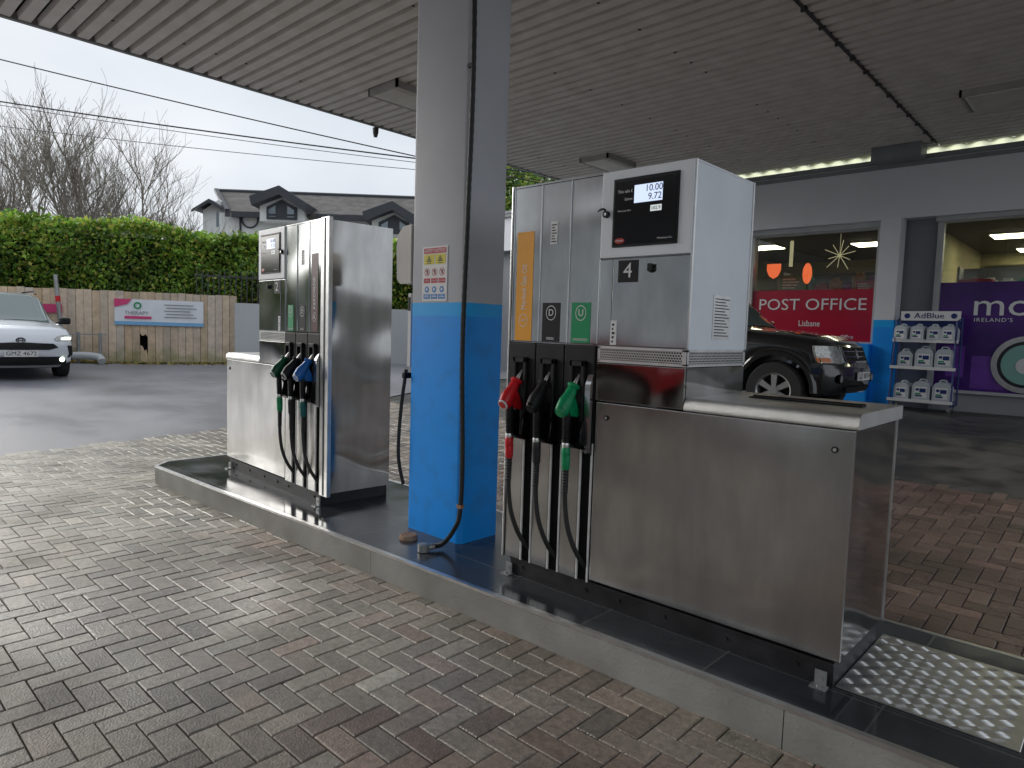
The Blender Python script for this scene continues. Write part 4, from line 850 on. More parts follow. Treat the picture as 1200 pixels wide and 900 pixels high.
# pale concrete panel wall right of the fence
wb_ = f2w(flen+.02, .0, .5); T = thing('panel_wall', 'smooth pale grey panel wall continuing right of the board fence', 'wall', wb_[:], ang)
mb = MB()
for i in range(6): mb.box(i*1.2, i*1.2+1.19, -.02, .04, -.1, 1.52); mb.box(i*1.2+1.16, i*1.2+1.2, -.03, .05, -.1, 1.55)
obj('panels', mb, M['white_panel'], T, 0)
mb = MB()
for i in range(14): mb.box(i*.13-.9, i*.13-.875, .1, .12, 1.2, 2.3)
mb.box(-.95, 1.0, .095, .125, 2.15, 2.19); obj('railing', mb, M['ceil_dark'], T, 0)
# hedge
ha, hb = fa-fd*9+fn*-1.3, fb+fd*12+fn*-1.3; hl = (hb-ha).length
T = thing('hedge', 'tall clipped green hedge rising behind the board fence', 'hedge', (ha.x, ha.y, .5), ang)
def hs(n, a0=0, a1=hl):
    x = RNG.uniform(a0, a1, n); top = 3.30+.10*np.sin(x*.9)+.07*np.sin(x*2.3+1); k = RNG.random(n) < .30
    y = np.where(k, RNG.uniform(-.7, .7, n), -.74+np.abs(RNG.normal(0, .16, n))); z = np.where(k, top+RNG.normal(0, .07, n), RNG.uniform(.1, 1, n)**.9*top)
    lump = .26*np.sin(x*2.1+z*1.3)+.20*np.sin(x*.8-z*2.7+1)+.12*np.sin(x*5+z*4); y = np.where(k, y, y+lump*.8)
    return np.c_[x, y, z]
P = hs(95000); V, F, C = leaf_cloud(P, .072, green, [.3, .3, .18, .18, .04], 1.6, .3)
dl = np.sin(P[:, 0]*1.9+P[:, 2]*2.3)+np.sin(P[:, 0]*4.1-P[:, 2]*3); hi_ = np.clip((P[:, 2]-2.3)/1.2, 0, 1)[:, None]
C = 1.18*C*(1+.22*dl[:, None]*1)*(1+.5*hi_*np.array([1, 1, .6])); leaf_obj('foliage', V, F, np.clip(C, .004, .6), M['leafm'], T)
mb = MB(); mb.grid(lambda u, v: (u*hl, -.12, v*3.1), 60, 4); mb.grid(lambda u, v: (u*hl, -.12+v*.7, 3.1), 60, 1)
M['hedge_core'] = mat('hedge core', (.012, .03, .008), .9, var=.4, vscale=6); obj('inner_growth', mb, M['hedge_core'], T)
# ivy-green bushes behind the column gap
def tree_leafy(name, lab, loc, h, r, n, cols=green, wts=(.3, .3, .2, .15, .05), size=.11):
    T = thing(name, lab, 'tree', loc); mb = MB(); mb.tube(spline([(0, 0, -.1), (.1, .05, h*.3), (-.05, .1, h*.6)], 5), [.2-.012*i for i in range(11)], 8)
    for k in range(7): a = k*2.4; mb.tube(spline([(0, 0, h*.3+k*.04*h), (math.cos(a)*r*.4, math.sin(a)*r*.4, h*.5+k*.03*h), (math.cos(a)*r*.8, math.sin(a)*r*.8, h*.62+.04*k*h)], 4), [.07-.006*i for i in range(9)], 6)
    obj('trunk', mb, M['bark'], T)
    P = []
    cs = [(RNG.normal(0, r*.42, 3)*np.array([1, 1, .8])+np.array([0, 0, h*.62]), r*RNG.uniform(.3, .5)) for _ in range(26)]
    for c, rr in cs:
        q = RNG.normal(size=(n//26, 3)); q /= np.linalg.norm(q, axis=1)[:, None]; P.append(c+q*rr*RNG.uniform(.6, 1, (len(q), 1)))
    P = np.vstack(P); V, F, C = leaf_cloud(P, size, cols, wts, 1.5, .3); leaf_obj('crown', V, F, C, M['leafm'], T)
tree_leafy('leafy_tree', 'green leafy tree showing in the gap between the column and pump four', (-16.5, 18.6, .55), 8.5, 2.8, 16000)
tree_leafy('leafy_tree', 'low yellow-green tree behind the hedge, in front of the bare tree', (-25.5, 6.6, .55), 4.6, 1.9, 12000, [(.13, .17, .03), (.08, .12, .02), (.18, .19, .05)], (.4, .4, .2), .09)
tree_leafy('leafy_tree', 'large green tree behind the shop roof line', (-7, 27, .5), 10, 4.2, 16000)
tree_leafy('leafy_tree', 'large green tree behind the right end of the shop', (3, 28, .5), 9, 4.2, 12000)
# bare trees
def bare(name, lab, loc, h, seed, spread=1.):
    random.seed(seed); T = thing(name, lab, 'tree', loc); tr = MB(); tw = MB()
    def grow(p, d, l, r, dep):
        n = 4; pts = [p]; q = p.copy(); dd = d.copy()
        for i in range(n): dd = (dd+Vector((random.gauss(0, .09), random.gauss(0, .09), random.gauss(.03, .05)))).normalized(); q = q+dd*l/n; pts.append(q.copy())
        (tr if dep < 2 else tw).tube(pts, [max(.005, r*(1-.42*i/n)) for i in range(n+1)], 6 if dep < 2 else 4, False)
        if dep >= 6: return
        kids = random.choice((2, 3, 3)) if dep < 4 else random.choice((2, 3))
        for k in range(kids+(1 if dep in (1, 2, 3) else 0)):
            t_ = random.uniform(.35, 1) if k else 1; i = min(n, int(t_*n)); a = random.uniform(0, 2*PI); sp_ = random.uniform(.25, .60)*spread
            side = Vector((math.cos(a), math.sin(a), 0)); nd = (dd*math.cos(sp_)+side*math.sin(sp_)+Vector((0, 0, .14))).normalized(); grow(pts[i], nd, l*random.uniform(.62, .84), r*.55 if k else r*.62, dep+1)
    for k in range(5): a = k*1.3+.3; grow(Vector((math.cos(a)*.2, math.sin(a)*.2, 0)), Vector((math.cos(a)*.38, math.sin(a)*.38, 1)).normalized(), h*.27, .11, 0)
    obj('trunk', tr, M['bark'], T); obj('crown', tw, M['bark'], T); random.seed(seed+1); return T
bare('bare_tree', 'large leafless tree with fine grey twigs behind the hedge', (-27.9, 6.6, .5), 10.8, 11)
bare('bare_tree', 'second leafless tree at the left edge behind the hedge', (-30.2, 1.8, .5), 8.6, 23)
bare('bare_tree', 'slighter leafless tree showing right of the large bare tree', (-26.4, 8.6, .5), 7.2, 31)
bare('bare_tree', 'thin leafless tree showing right of the canopy column', (-19.5, 21.5, .5), 9.0, 47)
random.seed(5)

# fallen leaves and verge along the fence foot
n = 5200; a = RNG.uniform(-1, flen+.5, n); off = np.abs(RNG.normal(.0, .16, n))+.04
P = np.array([f2w(x, y, 0)[:] for x, y in zip(a, off)]); P[:, 2] = [zg(p[0], p[1])+.012 for p in P]
V, F, C = leaf_cloud(P, .05, [(.38, .30, .06), (.24, .22, .05), (.16, .10, .04)], [.45, .3, .25], 1.4, 3.); o = leaf_obj('fallen_leaves', V, F, C, M['litter']); o['kind'] = 'stuff'
# post with red band, hoop rail, concrete pipe
p = f2w(6.2, .3, 0); p.z = zg(p.x, p.y); t = thing('marker_post', 'leaning grey metal post with a red band standing before the fence, behind the silver car', 'post', p[:])
mb = MB(); mb.tube([(0, 0, 0), (-.16, -.10, 2.02)], .045, 12); obj('shaft', mb, M['galv'], t); mb = MB(); mb.tube([(-.112, -.07, 1.40), (-.122, -.075, 1.53)], .052, 12); obj('band', mb, M['red_p'], t)
p = f2w(6.72, .3, 0); p.z = zg(p.x, p.y); t = thing('hoop_rail', 'low grey metal rail on two posts in front of the fence', 'rail', p[:], ang)
for xx in (-.22, .22): mb = MB(); mb.tube([(xx, 0, 0), (xx, 0, .72)], .035, 10); obj('post', mb, M['galv'], t)
mb = MB(); mb.tube([(-.6, 0, .68), (.35, 0, .68)], .014, 8); obj('top_rail', mb, M['galv'], t)
p = f2w(6.62, .45, 0); p.z = zg(p.x, p.y)+.14
mb = MB(); n = 24
c0 = [(p.x+fd.x*(-.42)+0, p.y+fd.y*(-.42), p.z), (p.x+fd.x*.38, p.y+fd.y*.38, p.z)]
mb.tube(spline([(p.x-fd.x*.55, p.y-fd.y*.55, p.z), (p.x-fd.x*.1, p.y-fd.y*.1, p.z+.05), (p.x+fd.x*.3, p.y+fd.y*.3, p.z+.02), (p.x+fd.x*.42+fn.x*.15, p.y+fd.y*.42+fn.y*.15, p.z-.08)], 5), .085, 12)
single('plastic_pipe', mb, M['white_panel'], 'short pale curved pipe lying at the foot of the fence beside the hoop rail', 'pipe', (p.x, p.y, p.z-.14))

# overhead wires
def wire(lab, a, b, sag, r):
    A, B = Vector(a), Vector(b); d = B-A; A = A-d*.6; B = B+d*.9; mb = MB(); pts = []
    for k in range(41): t_ = k/40; q = A.lerp(B, t_); q.z -= sag*4*t_*(1-t_)-sag*.75; pts.append(q)
    mb.tube(pts, r, 6); single('overhead_wire', mb, M['wire'], lab, 'overhead wire', tuple(pts[0]), 'overhead wires across the sky')
wire('highest thick overhead wire across the sky', (-25.34, 4.65, 9.06), (-16.28, 12.80, 6.67), .25, .017)
wire('thick overhead wire just below the highest one', (-25.25, 4.61, 7.82), (-16.27, 12.80, 6.59), .25, .020)
wire('thin overhead wire, third from the top', (-25.2, 4.6, 7.70), (-16.30, 12.82, 6.50), .35, .009)
wire('lowest and thinnest overhead wire', (-25.2, 4.6, 7.10), (-16.31, 12.83, 6.28), .30, .009)

# ------------------------------------------------------------------ house behind the hedge (local x to the right, y away)
yaw = .7474; rx_ = Vector((math.cos(yaw), math.sin(yaw), 0)); fw_ = Vector((-math.sin(yaw), math.cos(yaw), 0))
HD = 34.; hp = fw_*HD
T = thing('white_house', 'white rendered house with grey pitched roofs and two dormer windows beyond the hedge', 'house', (hp.x, hp.y, .5), yaw)
px = lambda x: (x-600)*HD/792.7
pz = lambda x, y: 1.0+((362+.0313*(x+255))-y)*HD/792.7
hb_ = lambda n, mb, m, par=None, sm=0: obj(n, mb, m, par or T, sm)
mb = MB(); mb.box(px(256), px(560), 0, 7, -.5, pz(300, 252)); mb.prism([(px(233), -.5), (px(262), -.5), (px(262), pz(262, 242)), (px(252), pz(252, 234)), (px(233), pz(233, 247))], .4, 6, 'y'); hb_('wall', mb, M['render'])
# main roof: front slope from eave to ridge
ze = pz(300, 252); zr = 1.0+(pz(250, 222)-1.0)*1.045
mb = MB(); x0, x1 = px(250), px(570)
mb.add([(x0+.9, -.5, ze), (x1, -.5, ze), (x1+1, 2.6, zr-.1), (x0-1.0, 2.6, zr), (x0+.9, 7.5, ze), (x1, 7.5, ze), (x0+.9, -.5, ze-.22), (x1, -.5, ze-.22), (x1, 7.5, ze-.22), (x0+.9, 7.5, ze-.22)], [(0, 1, 2, 3), (3, 2, 5, 4), (0, 3, 4), (1, 2, 5), (0, 1, 7, 6), (6, 7, 8, 9), (0, 6, 9, 4), (4, 5, 8, 9), (1, 7, 8, 5)]); RF = hb_('roof', mb, M['roof_tile'])
mb = MB(); mb.tube([(x0+.88, -.52, ze), (x0-1.02, 2.6, zr+.05)], .14, 4); mb.box(x0+.8, px(312), -.62, -.48, ze-.28, ze-.05); mb.box(px(372), x1, -.62, -.48, ze-.28, ze-.05); mb.tube([(x0-1.1, 2.6, zr+.04), (x1+1, 2.6, zr-.06)], .09, 6)
hb_('roof_trim', mb, M['roof_trim'], RF)
# left wing roof
mb = MB(); a = px(226); b = px(246); mb.add([(a, -.2, pz(226, 248)), (b, -.2, pz(246, 236)), (px(262), -.2, pz(262, 246)), (a, 6.5, pz(226, 248)), (b, 6.5, pz(246, 236)), (px(262), 6.5, pz(262, 246))]+[(a, -.2, pz(226, 251.5)), (b, -.2, pz(246, 240)), (px(262), -.2, pz(262, 250))], [(0, 1, 4, 3), (1, 2, 5, 4), (0, 6, 7, 1), (1, 7, 8, 2)]); hb_('wing_roof', mb, M['roof_trim'])
mb = MB(); mb.box(px(249), px(257), .36, .44, pz(253, 266), pz(253, 249)); hb_('window', mb, M['house_glass'])
mb = MB(); mb.tube([(px(281), -.06, 3), (px(281), -.06, ze)], .05, 8); hb_('downpipe', mb, M['roof_trim'])
mb = MB(); n = 20; mb.tube([(px(292)+.4*math.cos(2*PI*k/n), -.05, pz(292, 259)+.4*math.sin(2*PI*k/n)) for k in range(n+1)], .04, 6); hb_('wall_ring', mb, M['roof_trim'])
def dormer(pl, pk, pr_, yl, yk, yr, wl_, wr_, wt, wb2):
    mb = MB(); A = (px(pl), pz(pl, yl)); B = (px(pk), pz(pk, yk)); C_ = (px(pr_), pz(pr_, yr)); t_ = .42
    mb.prism([A, B, C_, (C_[0]-.1, C_[1]-t_), (B[0], B[1]-t_), (A[0]+.1, A[1]-t_)], -1.5, 4, 'y'); DR = hb_('dormer_roof', mb, M['roof_trim'])
    mb = MB(); mb.prism([(px(wl_)-.35, pz(wl_, wb2)), (px(wr_)+.35, pz(wr_, wb2)), (px(wr_)+.35, C_[1]-.3), (B[0], B[1]-t_), (px(wl_)-.35, A[1]-.3)], -.9, 3, 'y'); hb_('dormer_wall', mb, M['render'])
    mb = MB(); xa, xb = px(wl_), px(wr_); xm = (xa+xb)/2; zb_ = pz(wl_, wb2-2); zm = A[1]-t_-.05; zp = B[1]-t_-.15
    WI = hb_('dormer_window', MB().prism([(xa, zb_), (xb, zb_), (xb, zm+.08), (xm, zp), (xa, zm+.08)], -.98, -.9, 'y'), M['roof_trim'])
    for s0, s1 in ((xa+.12, xm-.28), (xm+.28, xb-.12)):
        mb = MB()
        h0 = zm-.25
        mb.box(s0, s1, -1.02, -.985, zb_+.1, h0-.1); hb_('pane', mb, M['house_glass'], WI); mb = MB()
        f0 = zm+.0+(zp-zm)*max(0, 1-abs(s0-xm)/(xm-xa))-.12; f1 = zm+(zp-zm)*max(0, 1-abs(s1-xm)/(xm-xa))-.12
        mb.prism([(s0, h0), (s1, h0), (s1, max(f1, h0+.05)), (s0, max(f0, h0+.05))], -1.02, -.985, 'y')
        hb_('pane', mb, M['house_glass'], WI)
dormer(304, 337, 368, 239, 227.5, 247, 319, 353, 238, 264)
dormer(429, 462, 494, 256, 244.5, 264, 445, 479, 254, 280)

# unseen houses and a tree added behind the viewpoint for the steel to reflect
def plain_house(x, y, w, d, h, rz, lab):
    T = thing('reflection_house', lab, 'house', (x, y, -.02), rz); mb = MB(); mb.box(-w/2, w/2, -d/2, d/2, 0, h); obj('wall', mb, M['render'], T, 0)
    mb = MB(); mb.prism([(-d/2-.3, h), (0, h+2.4), (d/2+.3, h)], -w/2-.3, w/2+.3, 'x'); obj('roof', mb, M['roof_tile'], T, 0)
    for sx in (-w/3, 0, w/3):
        for z in (1.0, 3.4):
            for yy in (-d/2-.03, d/2): mb = MB(); mb.box(sx-.6, sx+.6, yy, yy+.03, z, z+1.1); obj('window', mb, M['house_glass'], T, 0)
for i_, x_ in enumerate((-33, -20.5, -8, 4.5)): plain_house(x_, -17.5+i_*.3, 12.2, 7, 5.2, 0, ['leftmost', 'second', 'third', 'rightmost'][i_]+' of four added white houses behind the viewpoint for the steel to reflect')
tree_leafy('leafy_tree', 'added green tree, unseen behind the viewpoint, for the steel to reflect', (-40, -16, 0), 8, 3.2, 9000)

# ------------------------------------------------------------------ cars
class Car:
    def __init__(s, st, arches, ra, zax, front, rear, wmax, kf=.16, kr=.1, pf=3.):
        s.arches = arches; s.ra = ra; s.zax = zax; s.front = front; s.rear = rear; s.w = wmax; s.kf = kf; s.kr = kr; s.pf = pf
        xs = sorted(set([round(q[0], 4) for q in st]+[round(a+ra*c, 4) for a in arches for c in (-1.001, -.998, -.97, -.9, -.78, -.6, -.4, -.2, 0, .2, .4, .6, .78, .9, .97, .998, 1.001)]+[round(v, 3) for v in np.arange(st[0][0], st[-1][0], .12)]))
        s.xs = [x for x in xs if st[0][0] <= x <= st[-1][0]]; A = np.array(st); s.A = A
    def par(s, x): return [np.interp(x, s.A[:, 0], s.A[:, k]) for k in range(1, s.A.shape[1])]
    def ring(s, x):
        zb, belt, h, wb, wt, cab = s.par(x); zb0 = zb
        for a in s.arches:
            if abs(x-a) < s.ra: zb = max(zb, s.zax+math.sqrt(s.ra**2-(x-a)**2))
        Bn = [(.92, belt+(h-belt)*.30), (.80, belt+(h-belt)*.62), (.62, belt+(h-belt)*.83), (.34, belt+(h-belt)*.95), (0, h)]
        Cb = [(.925*wb, belt+.03), (wt+.05, h-.15), (wt-.01, h-.055), (wt*.78, h-.012), (0, h)]
        g = [(b[0]*wb*(1-cab)+c[0]*cab, b[1]*(1-cab)+c[1]*cab) for b, c in zip(Bn, Cb)]
        r_ = [(0, zb), (.90*wb, zb), (.975*wb, zb+.03), (wb*1.0, zb+(belt-zb)*.35), (wb*.998, zb+(belt-zb)*.62), (wb*.985, belt-.07), (wb*.958, belt)]+g
        return r_
    def fx(s, y, z):
        t_ = min(1, abs(y)/s.w); return np.interp(z, [p[0] for p in s.front], [p[1] for p in s.front])-s.kf*t_**s.pf
    def bx(s, y, z):
        t_ = min(1, abs(y)/s.w); return np.interp(z, [p[0] for p in s.rear], [p[1] for p in s.rear])+s.kr*t_**3
    def pt(s, x, k):
        """point on the surface at station x, ring index k (float)"""
        r_ = s.ring(x); i = int(min(k, len(r_)-1.001)); f = k-i; y = r_[i][0]*(1-f)+r_[i+1][0]*f; z = r_[i][1]*(1-f)+r_[i+1][1]*f
        return Vector((max(min(x, s.fx(y, z)), s.bx(y, z)), y, z))
    def body(s, m, T, name='body'):
        mb = MB(); rings = []
        def full(r_, x):
            L = [(max(min(x, s.fx(y, z)), s.bx(y, z)), y, z) for y, z in r_]; return L+[(a, -b, c) for a, b, c in L[-2:0:-1]]
        r0 = s.ring(s.xs[0]); r1 = s.ring(s.xs[-1]); zc0 = .5*(r0[0][1]+r0[-1][1]); zc1 = .5*(r1[0][1]+r1[-1][1])
        for f in (.0, .3, .6, .85): rings.append(full([(y*f, zc0+(z-zc0)*f) for y, z in r0], -99))
        for x in s.xs: rings.append(full(s.ring(x), x))
        for f in (1, .93, .85, .7, .5, .3, .0): rings.append(full([(y*f, zc1+(z-zc1)*f) for y, z in r1], 99))
        n = len(rings[0]); vs = [p for r_ in rings for p in r_]
        mb.add(vs, [(i*n+k, i*n+(k+1) % n, (i+1)*n+(k+1) % n, (i+1)*n+k) for i in range(len(rings)-1) for k in range(n)])
        return obj(name, mb, m, T, 38)
    def side_patch(s, mb, c, sgn=-1, off=.006, nu=10, nv=3):
        """c: four (x,k) corners: bottom-rear, bottom-front, top-front, top-rear"""
        def fn(u, v):
            a = ((1-u)*c[0][0]+u*c[1][0], (1-u)*c[0][1]+u*c[1][1]); b = ((1-u)*c[3][0]+u*c[2][0], (1-u)*c[3][1]+u*c[2][1]); x = a[0]*(1-v)+b[0]*v; k = a[1]*(1-v)+b[1]*v
            p = s.pt(x, k); e = .02; du = s.pt(x+e, k)-s.pt(x-e, k); dv = s.pt(x, min(k+e, 10.99))-s.pt(x, k-e); nn = du.cross(dv); nn = nn.normalized() if nn.length > 1e-9 else Vector((0, 0, 1))
            if nn.y < 0 and abs(nn.y) > .05 or (abs(nn.y) <= .05 and nn.z < 0): nn = -nn
            if nn.z < -.2: nn = -nn
            q = p+nn*off; return (q.x, q.y*sgn, q.z)
        mb.grid(fn, nu, nv); return mb
    def front_patch(s, mb, poly, off=.008, thick=.02, n=8):
        """poly: list of (ylo, yhi, z) rows from bottom to top"""
        rows = []
        for (a, b, z) in poly: rows.append([(s.fx(a+(b-a)*i/n, z)+off, a+(b-a)*i/n, z) for i in range(n+1)])
        m_ = len(rows); vs = [p for r_ in rows for p in r_]; bk = [(p[0]-thick, p[1], p[2]) for p in vs]; N_ = len(vs)
        fs = [(j*(n+1)+i, j*(n+1)+i+1, (j+1)*(n+1)+i+1, (j+1)*(n+1)+i) for j in range(m_-1) for i in range(n)]
        ed = [i for i in range(n+1)]+[j*(n+1)+n for j in range(1, m_)]+[(m_-1)*(n+1)+i for i in range(n-1, -1, -1)]+[j*(n+1) for j in range(m_-2, 0, -1)]
        fs += [(ed[i], ed[(i+1) % len(ed)], ed[(i+1) % len(ed)]+N_, ed[i]+N_) for i in range(len(ed))]
        mb.add(vs+bk, fs); return mb
def wheel(T, x, y, r, w, rr, spokes, sgn):
    W_ = D.objects.new('wheel', None); COL.objects.link(W_); W_.parent = T; W_.location = (x, y, r)
    mb = MB(); prof = [(rr, 0), (rr+.02, -.0), (r-.02, .0), (r, .03), (r, w-.03), (r-.02, w), (rr, w)]; n = 40
    vs = [(math.cos(2*PI*k/n)*a, sgn*b*-1, math.sin(2*PI*k/n)*a) for (a, b) in prof for k in range(n)]
    mb.add(vs, [(i*n+k, i*n+(k+1) % n, (i+1)*n+(k+1) % n, (i+1)*n+k) for i in range(len(prof)-1) for k in range(n)]); obj('tyre', mb, M['tyre'], W_)
    mb = MB(); o = lambda b: -sgn*b
    for (ra_, rb_, ya, yb) in ((rr+.004, rr-.018, -.004, .01), (rr-.018, rr-.03, .01, .08)):
        mb.add([(math.cos(2*PI*k/n)*a, o(b), math.sin(2*PI*k/n)*a) for (a, b) in ((ra_, ya), (rb_, yb)) for k in range(n)], [(k, (k+1) % n, (k+1) % n+n, k+n) for k in range(n)])
    for k in range(spokes):
        a = 2*PI*k/spokes+PI/2; ca, sa = math.cos(a), math.sin(a)
        P_ = [(rad, lat) for rad, lat in ((.05, -.030), (rr-.02, -.042), (rr-.02, .042), (.05, .030))]
        q = [(ca*u-sa*v, sa*u+ca*v) for u, v in P_]; mb.add([(p[0], o(.012), p[1]) for p in q]+[(p[0], o(.045), p[1]) for p in q], [(0, 1, 2, 3), (4, 5, 6, 7), (0, 1, 5, 4), (1, 2, 6, 5), (2, 3, 7, 6), (3, 0, 4, 7)])
    mb.tube([(0, o(.004), 0), (0, o(.05), 0)], .062, 20); obj('rim', mb, M['alloy'], W_)
    mb = MB(); mb.tube([(0, o(.09), 0), (0, o(.10), 0)], rr, 24); obj('brake_disc', mb, M['void'], W_)

# --- black 4x4, nose towards +x
st = [(-3.98, .42, 1.10, 1.55, .86, .66, 1), (-3.9, .40, 1.14, 1.74, .90, .68, 1), (-3.5, .36, 1.17, 1.84, .92, .69, 1), (-1.6, .34, 1.18, 1.86, .925, .70, 1), (-1.25, .34, 1.18, 1.80, .925, .69, 1), (-.60, .34, 1.17, 1.25, .925, .72, .65), (-.48, .34, 1.16, 1.235, .92, .74, .1), (-.3, .34, 1.13, 1.215, .92, .8, 0), (.1, .34, 1.10, 1.19, .92, .8, 0), (.45, .34, 1.05, 1.14, .91, .8, 0), (.62, .36, .99, 1.06, .90, .8, 0), (.74, .38, .90, .98, .88, .8, 0)]
c = Car(st, [0, -2.78], .47, .39, [(.30, .70), (.42, .80), (.60, .83), (.74, .82), (.80, .75), (.98, .70), (1.07, .64), (1.2, .45)], [(.3, -3.9), (.6, -4.02), (.9, -4.0), (1.2, -3.98), (1.8, -3.75)], .92, .22, .12, 3)
gx_, gy_ = -3.56, 9.88; T = thing('black_suv', 'black four-wheel-drive car parked behind pump four in front of the post office window', 'car', (gx_, gy_, zg(gx_, gy_-.5)+.0), 0)
T.rotation_euler = (0, 0, 0)
c.body(M['car_black'], T)
G = M['car_glass_light']
for sg in (-1, 1):
    for (a, b, d, e) in (((-3.7, 7.15), (-2.75, 7.15), (-2.75, 7.9), (-3.6, 7.9)), ((-2.68, 7.15), (-1.72, 7.15), (-1.72, 7.9), (-2.68, 7.9)), ((-1.65, 7.15), (-.85, 7.15), (-1.30, 7.9), (-1.65, 7.9))):
        mb = MB(); c.side_patch(mb, (a, b, d, e), sg, .008); obj('side_window', mb, M['car_glass'], T)
def windscreen(c, T, x0, x1, m=G, k0=8.2, kx=8.6, n=12):
    mb = MB()
    def fn(u, v):
        x = x0+(x1-x0)*v; k = (kx*(1-v)+k0*v); w_ = c.pt(x, k).y; y = (2*u-1)*w_
        r_ = c.ring(x); ys = [p[0] for p in r_[6:]][::-1]; zs = [p[1] for p in r_[6:]][::-1]; z = np.interp(abs(y), ys, zs); return (x+.010, y, z+.012)
    mb.grid(fn, n, 8); return obj('windscreen', mb, m, T)
windscreen(c, T, -.60, -1.22)
for sg in (-1, 1):
    s_ = sg
    mb = MB(); rows = [(.50*s_, .905*s_, .785), (.52*s_, .915*s_, .86), (.54*s_, .918*s_, .94), (.56*s_, .90*s_, 1.0)]; c.front_patch(mb, rows, .012, .03, 12); HL = obj('headlight', mb, M['lamp_clear'], T)
    mb = MB(); c.front_patch(mb, [(.74*s_, .912*s_, .79), (.74*s_, .917*s_, .85)], .016, .02, 6); obj('indicator', mb, M['lamp_amber'], HL)
    mb = MB(); c.front_patch(mb, [(.485*s_, .91*s_, .770), (.485*s_, .91*s_, .784)], .014, .02, 12); c.front_patch(mb, [(.485*s_, .51*s_, .784), (.50*s_, .53*s_, .99)], .014, .02, 2); obj('lamp_surround', mb, M['chrome'], HL)
    mb = MB(); xx = c.fx(.66, .58); mb.tube([(xx+.005, .66*s_, .58), (xx+.02, .66*s_, .58)], .062, 18); obj('fog_light_bezel', mb, M['black_gloss'], T); mb = MB(); mb.tube([(xx+.015, .66*s_, .58), (xx+.028, .66*s_, .58)], .045, 18); obj('fog_light', mb, M['lamp_clear'], T)
mb = MB(); c.front_patch(mb, [(-.40, .40, .80), (-.44, .44, .86), (-.46, .46, 1.0)], .010, .03, 8); GR = obj('grille', mb, M['void'], T)
mb = MB()
for (a, b, d, e) in ((-.44, .44, .785, .81), (-.485, .485, .99, 1.015)): c.front_patch(mb, [(a, b, d), (a, b, e)], .018, .02, 8)
for s_ in (-1, 1): c.front_patch(mb, [(.42*s_, .44*s_, .79), (.465*s_, .485*s_, 1.0)], .018, .02, 2)
for z in (.86, .93): c.front_patch(mb, [(-.44, .44, z), (-.44, .44, z+.012)], .014, .02, 8)
c.front_patch(mb, [(-.02, .02, .84), (-.05, .05, .89), (-.01, .01, .965)], .022, .02, 2); obj('grille_bars', mb, M['chrome'], GR)
mb = MB(); xx = c.fx(0, .62)+.012; mb.box(xx, xx+.012, -.26, .26, .555, .665); NP = obj('number_plate', mb, M['plate_w'], T, 0)
mb = MB(); text_mb('LJZ 8074', .098, face_x(xx+.0135, 0, .610), mb, .0008, width=.46); obj('plate_lettering', mb, M['ink'], NP, 0)
mb = MB(); c.front_patch(mb, [(-.45, .45, .40), (-.5, .5, .47)], .012, .02, 8); obj('air_intake', mb, M['void'], T)
for a in c.arches:
    for sg in (-1, 1):
        mb = MB(); n = 24; pr_ = [(c.ra-.005, .0), (c.ra+.0, .035), (c.ra+.05, .038), (c.ra+.085, .012)]
        vs = [(a+math.cos(PI*k/n)*q[0], sg*(c.par(a)[3]*.985+q[1]-.02), c.zax+math.sin(PI*k/n)*q[0]) for q in pr_ for k in range(n+1)]; mb.add(vs, [(i*(n+1)+k, i*(n+1)+k+1, (i+1)*(n+1)+k+1, (i+1)*(n+1)+k) for i in range(3) for k in range(n)]); obj('arch_flare', mb, M['car_black'], T)
for sg in (-1, 1):
    mb = MB(); mb.bbox(-1.02, -.84, sg*1.0-.11, sg*1.0+.11, 1.18, 1.36, .035, 3); mb.box(-.98, -.92, sg*.88-.05, sg*.88+.05, 1.18, 1.24); obj('wing_mirror', mb, M['car_black'], T)
for x in (0, -2.78):
    for sg in (-1, 1): wheel(T, x, sg*.925, .385, .24, .235, 6, sg)

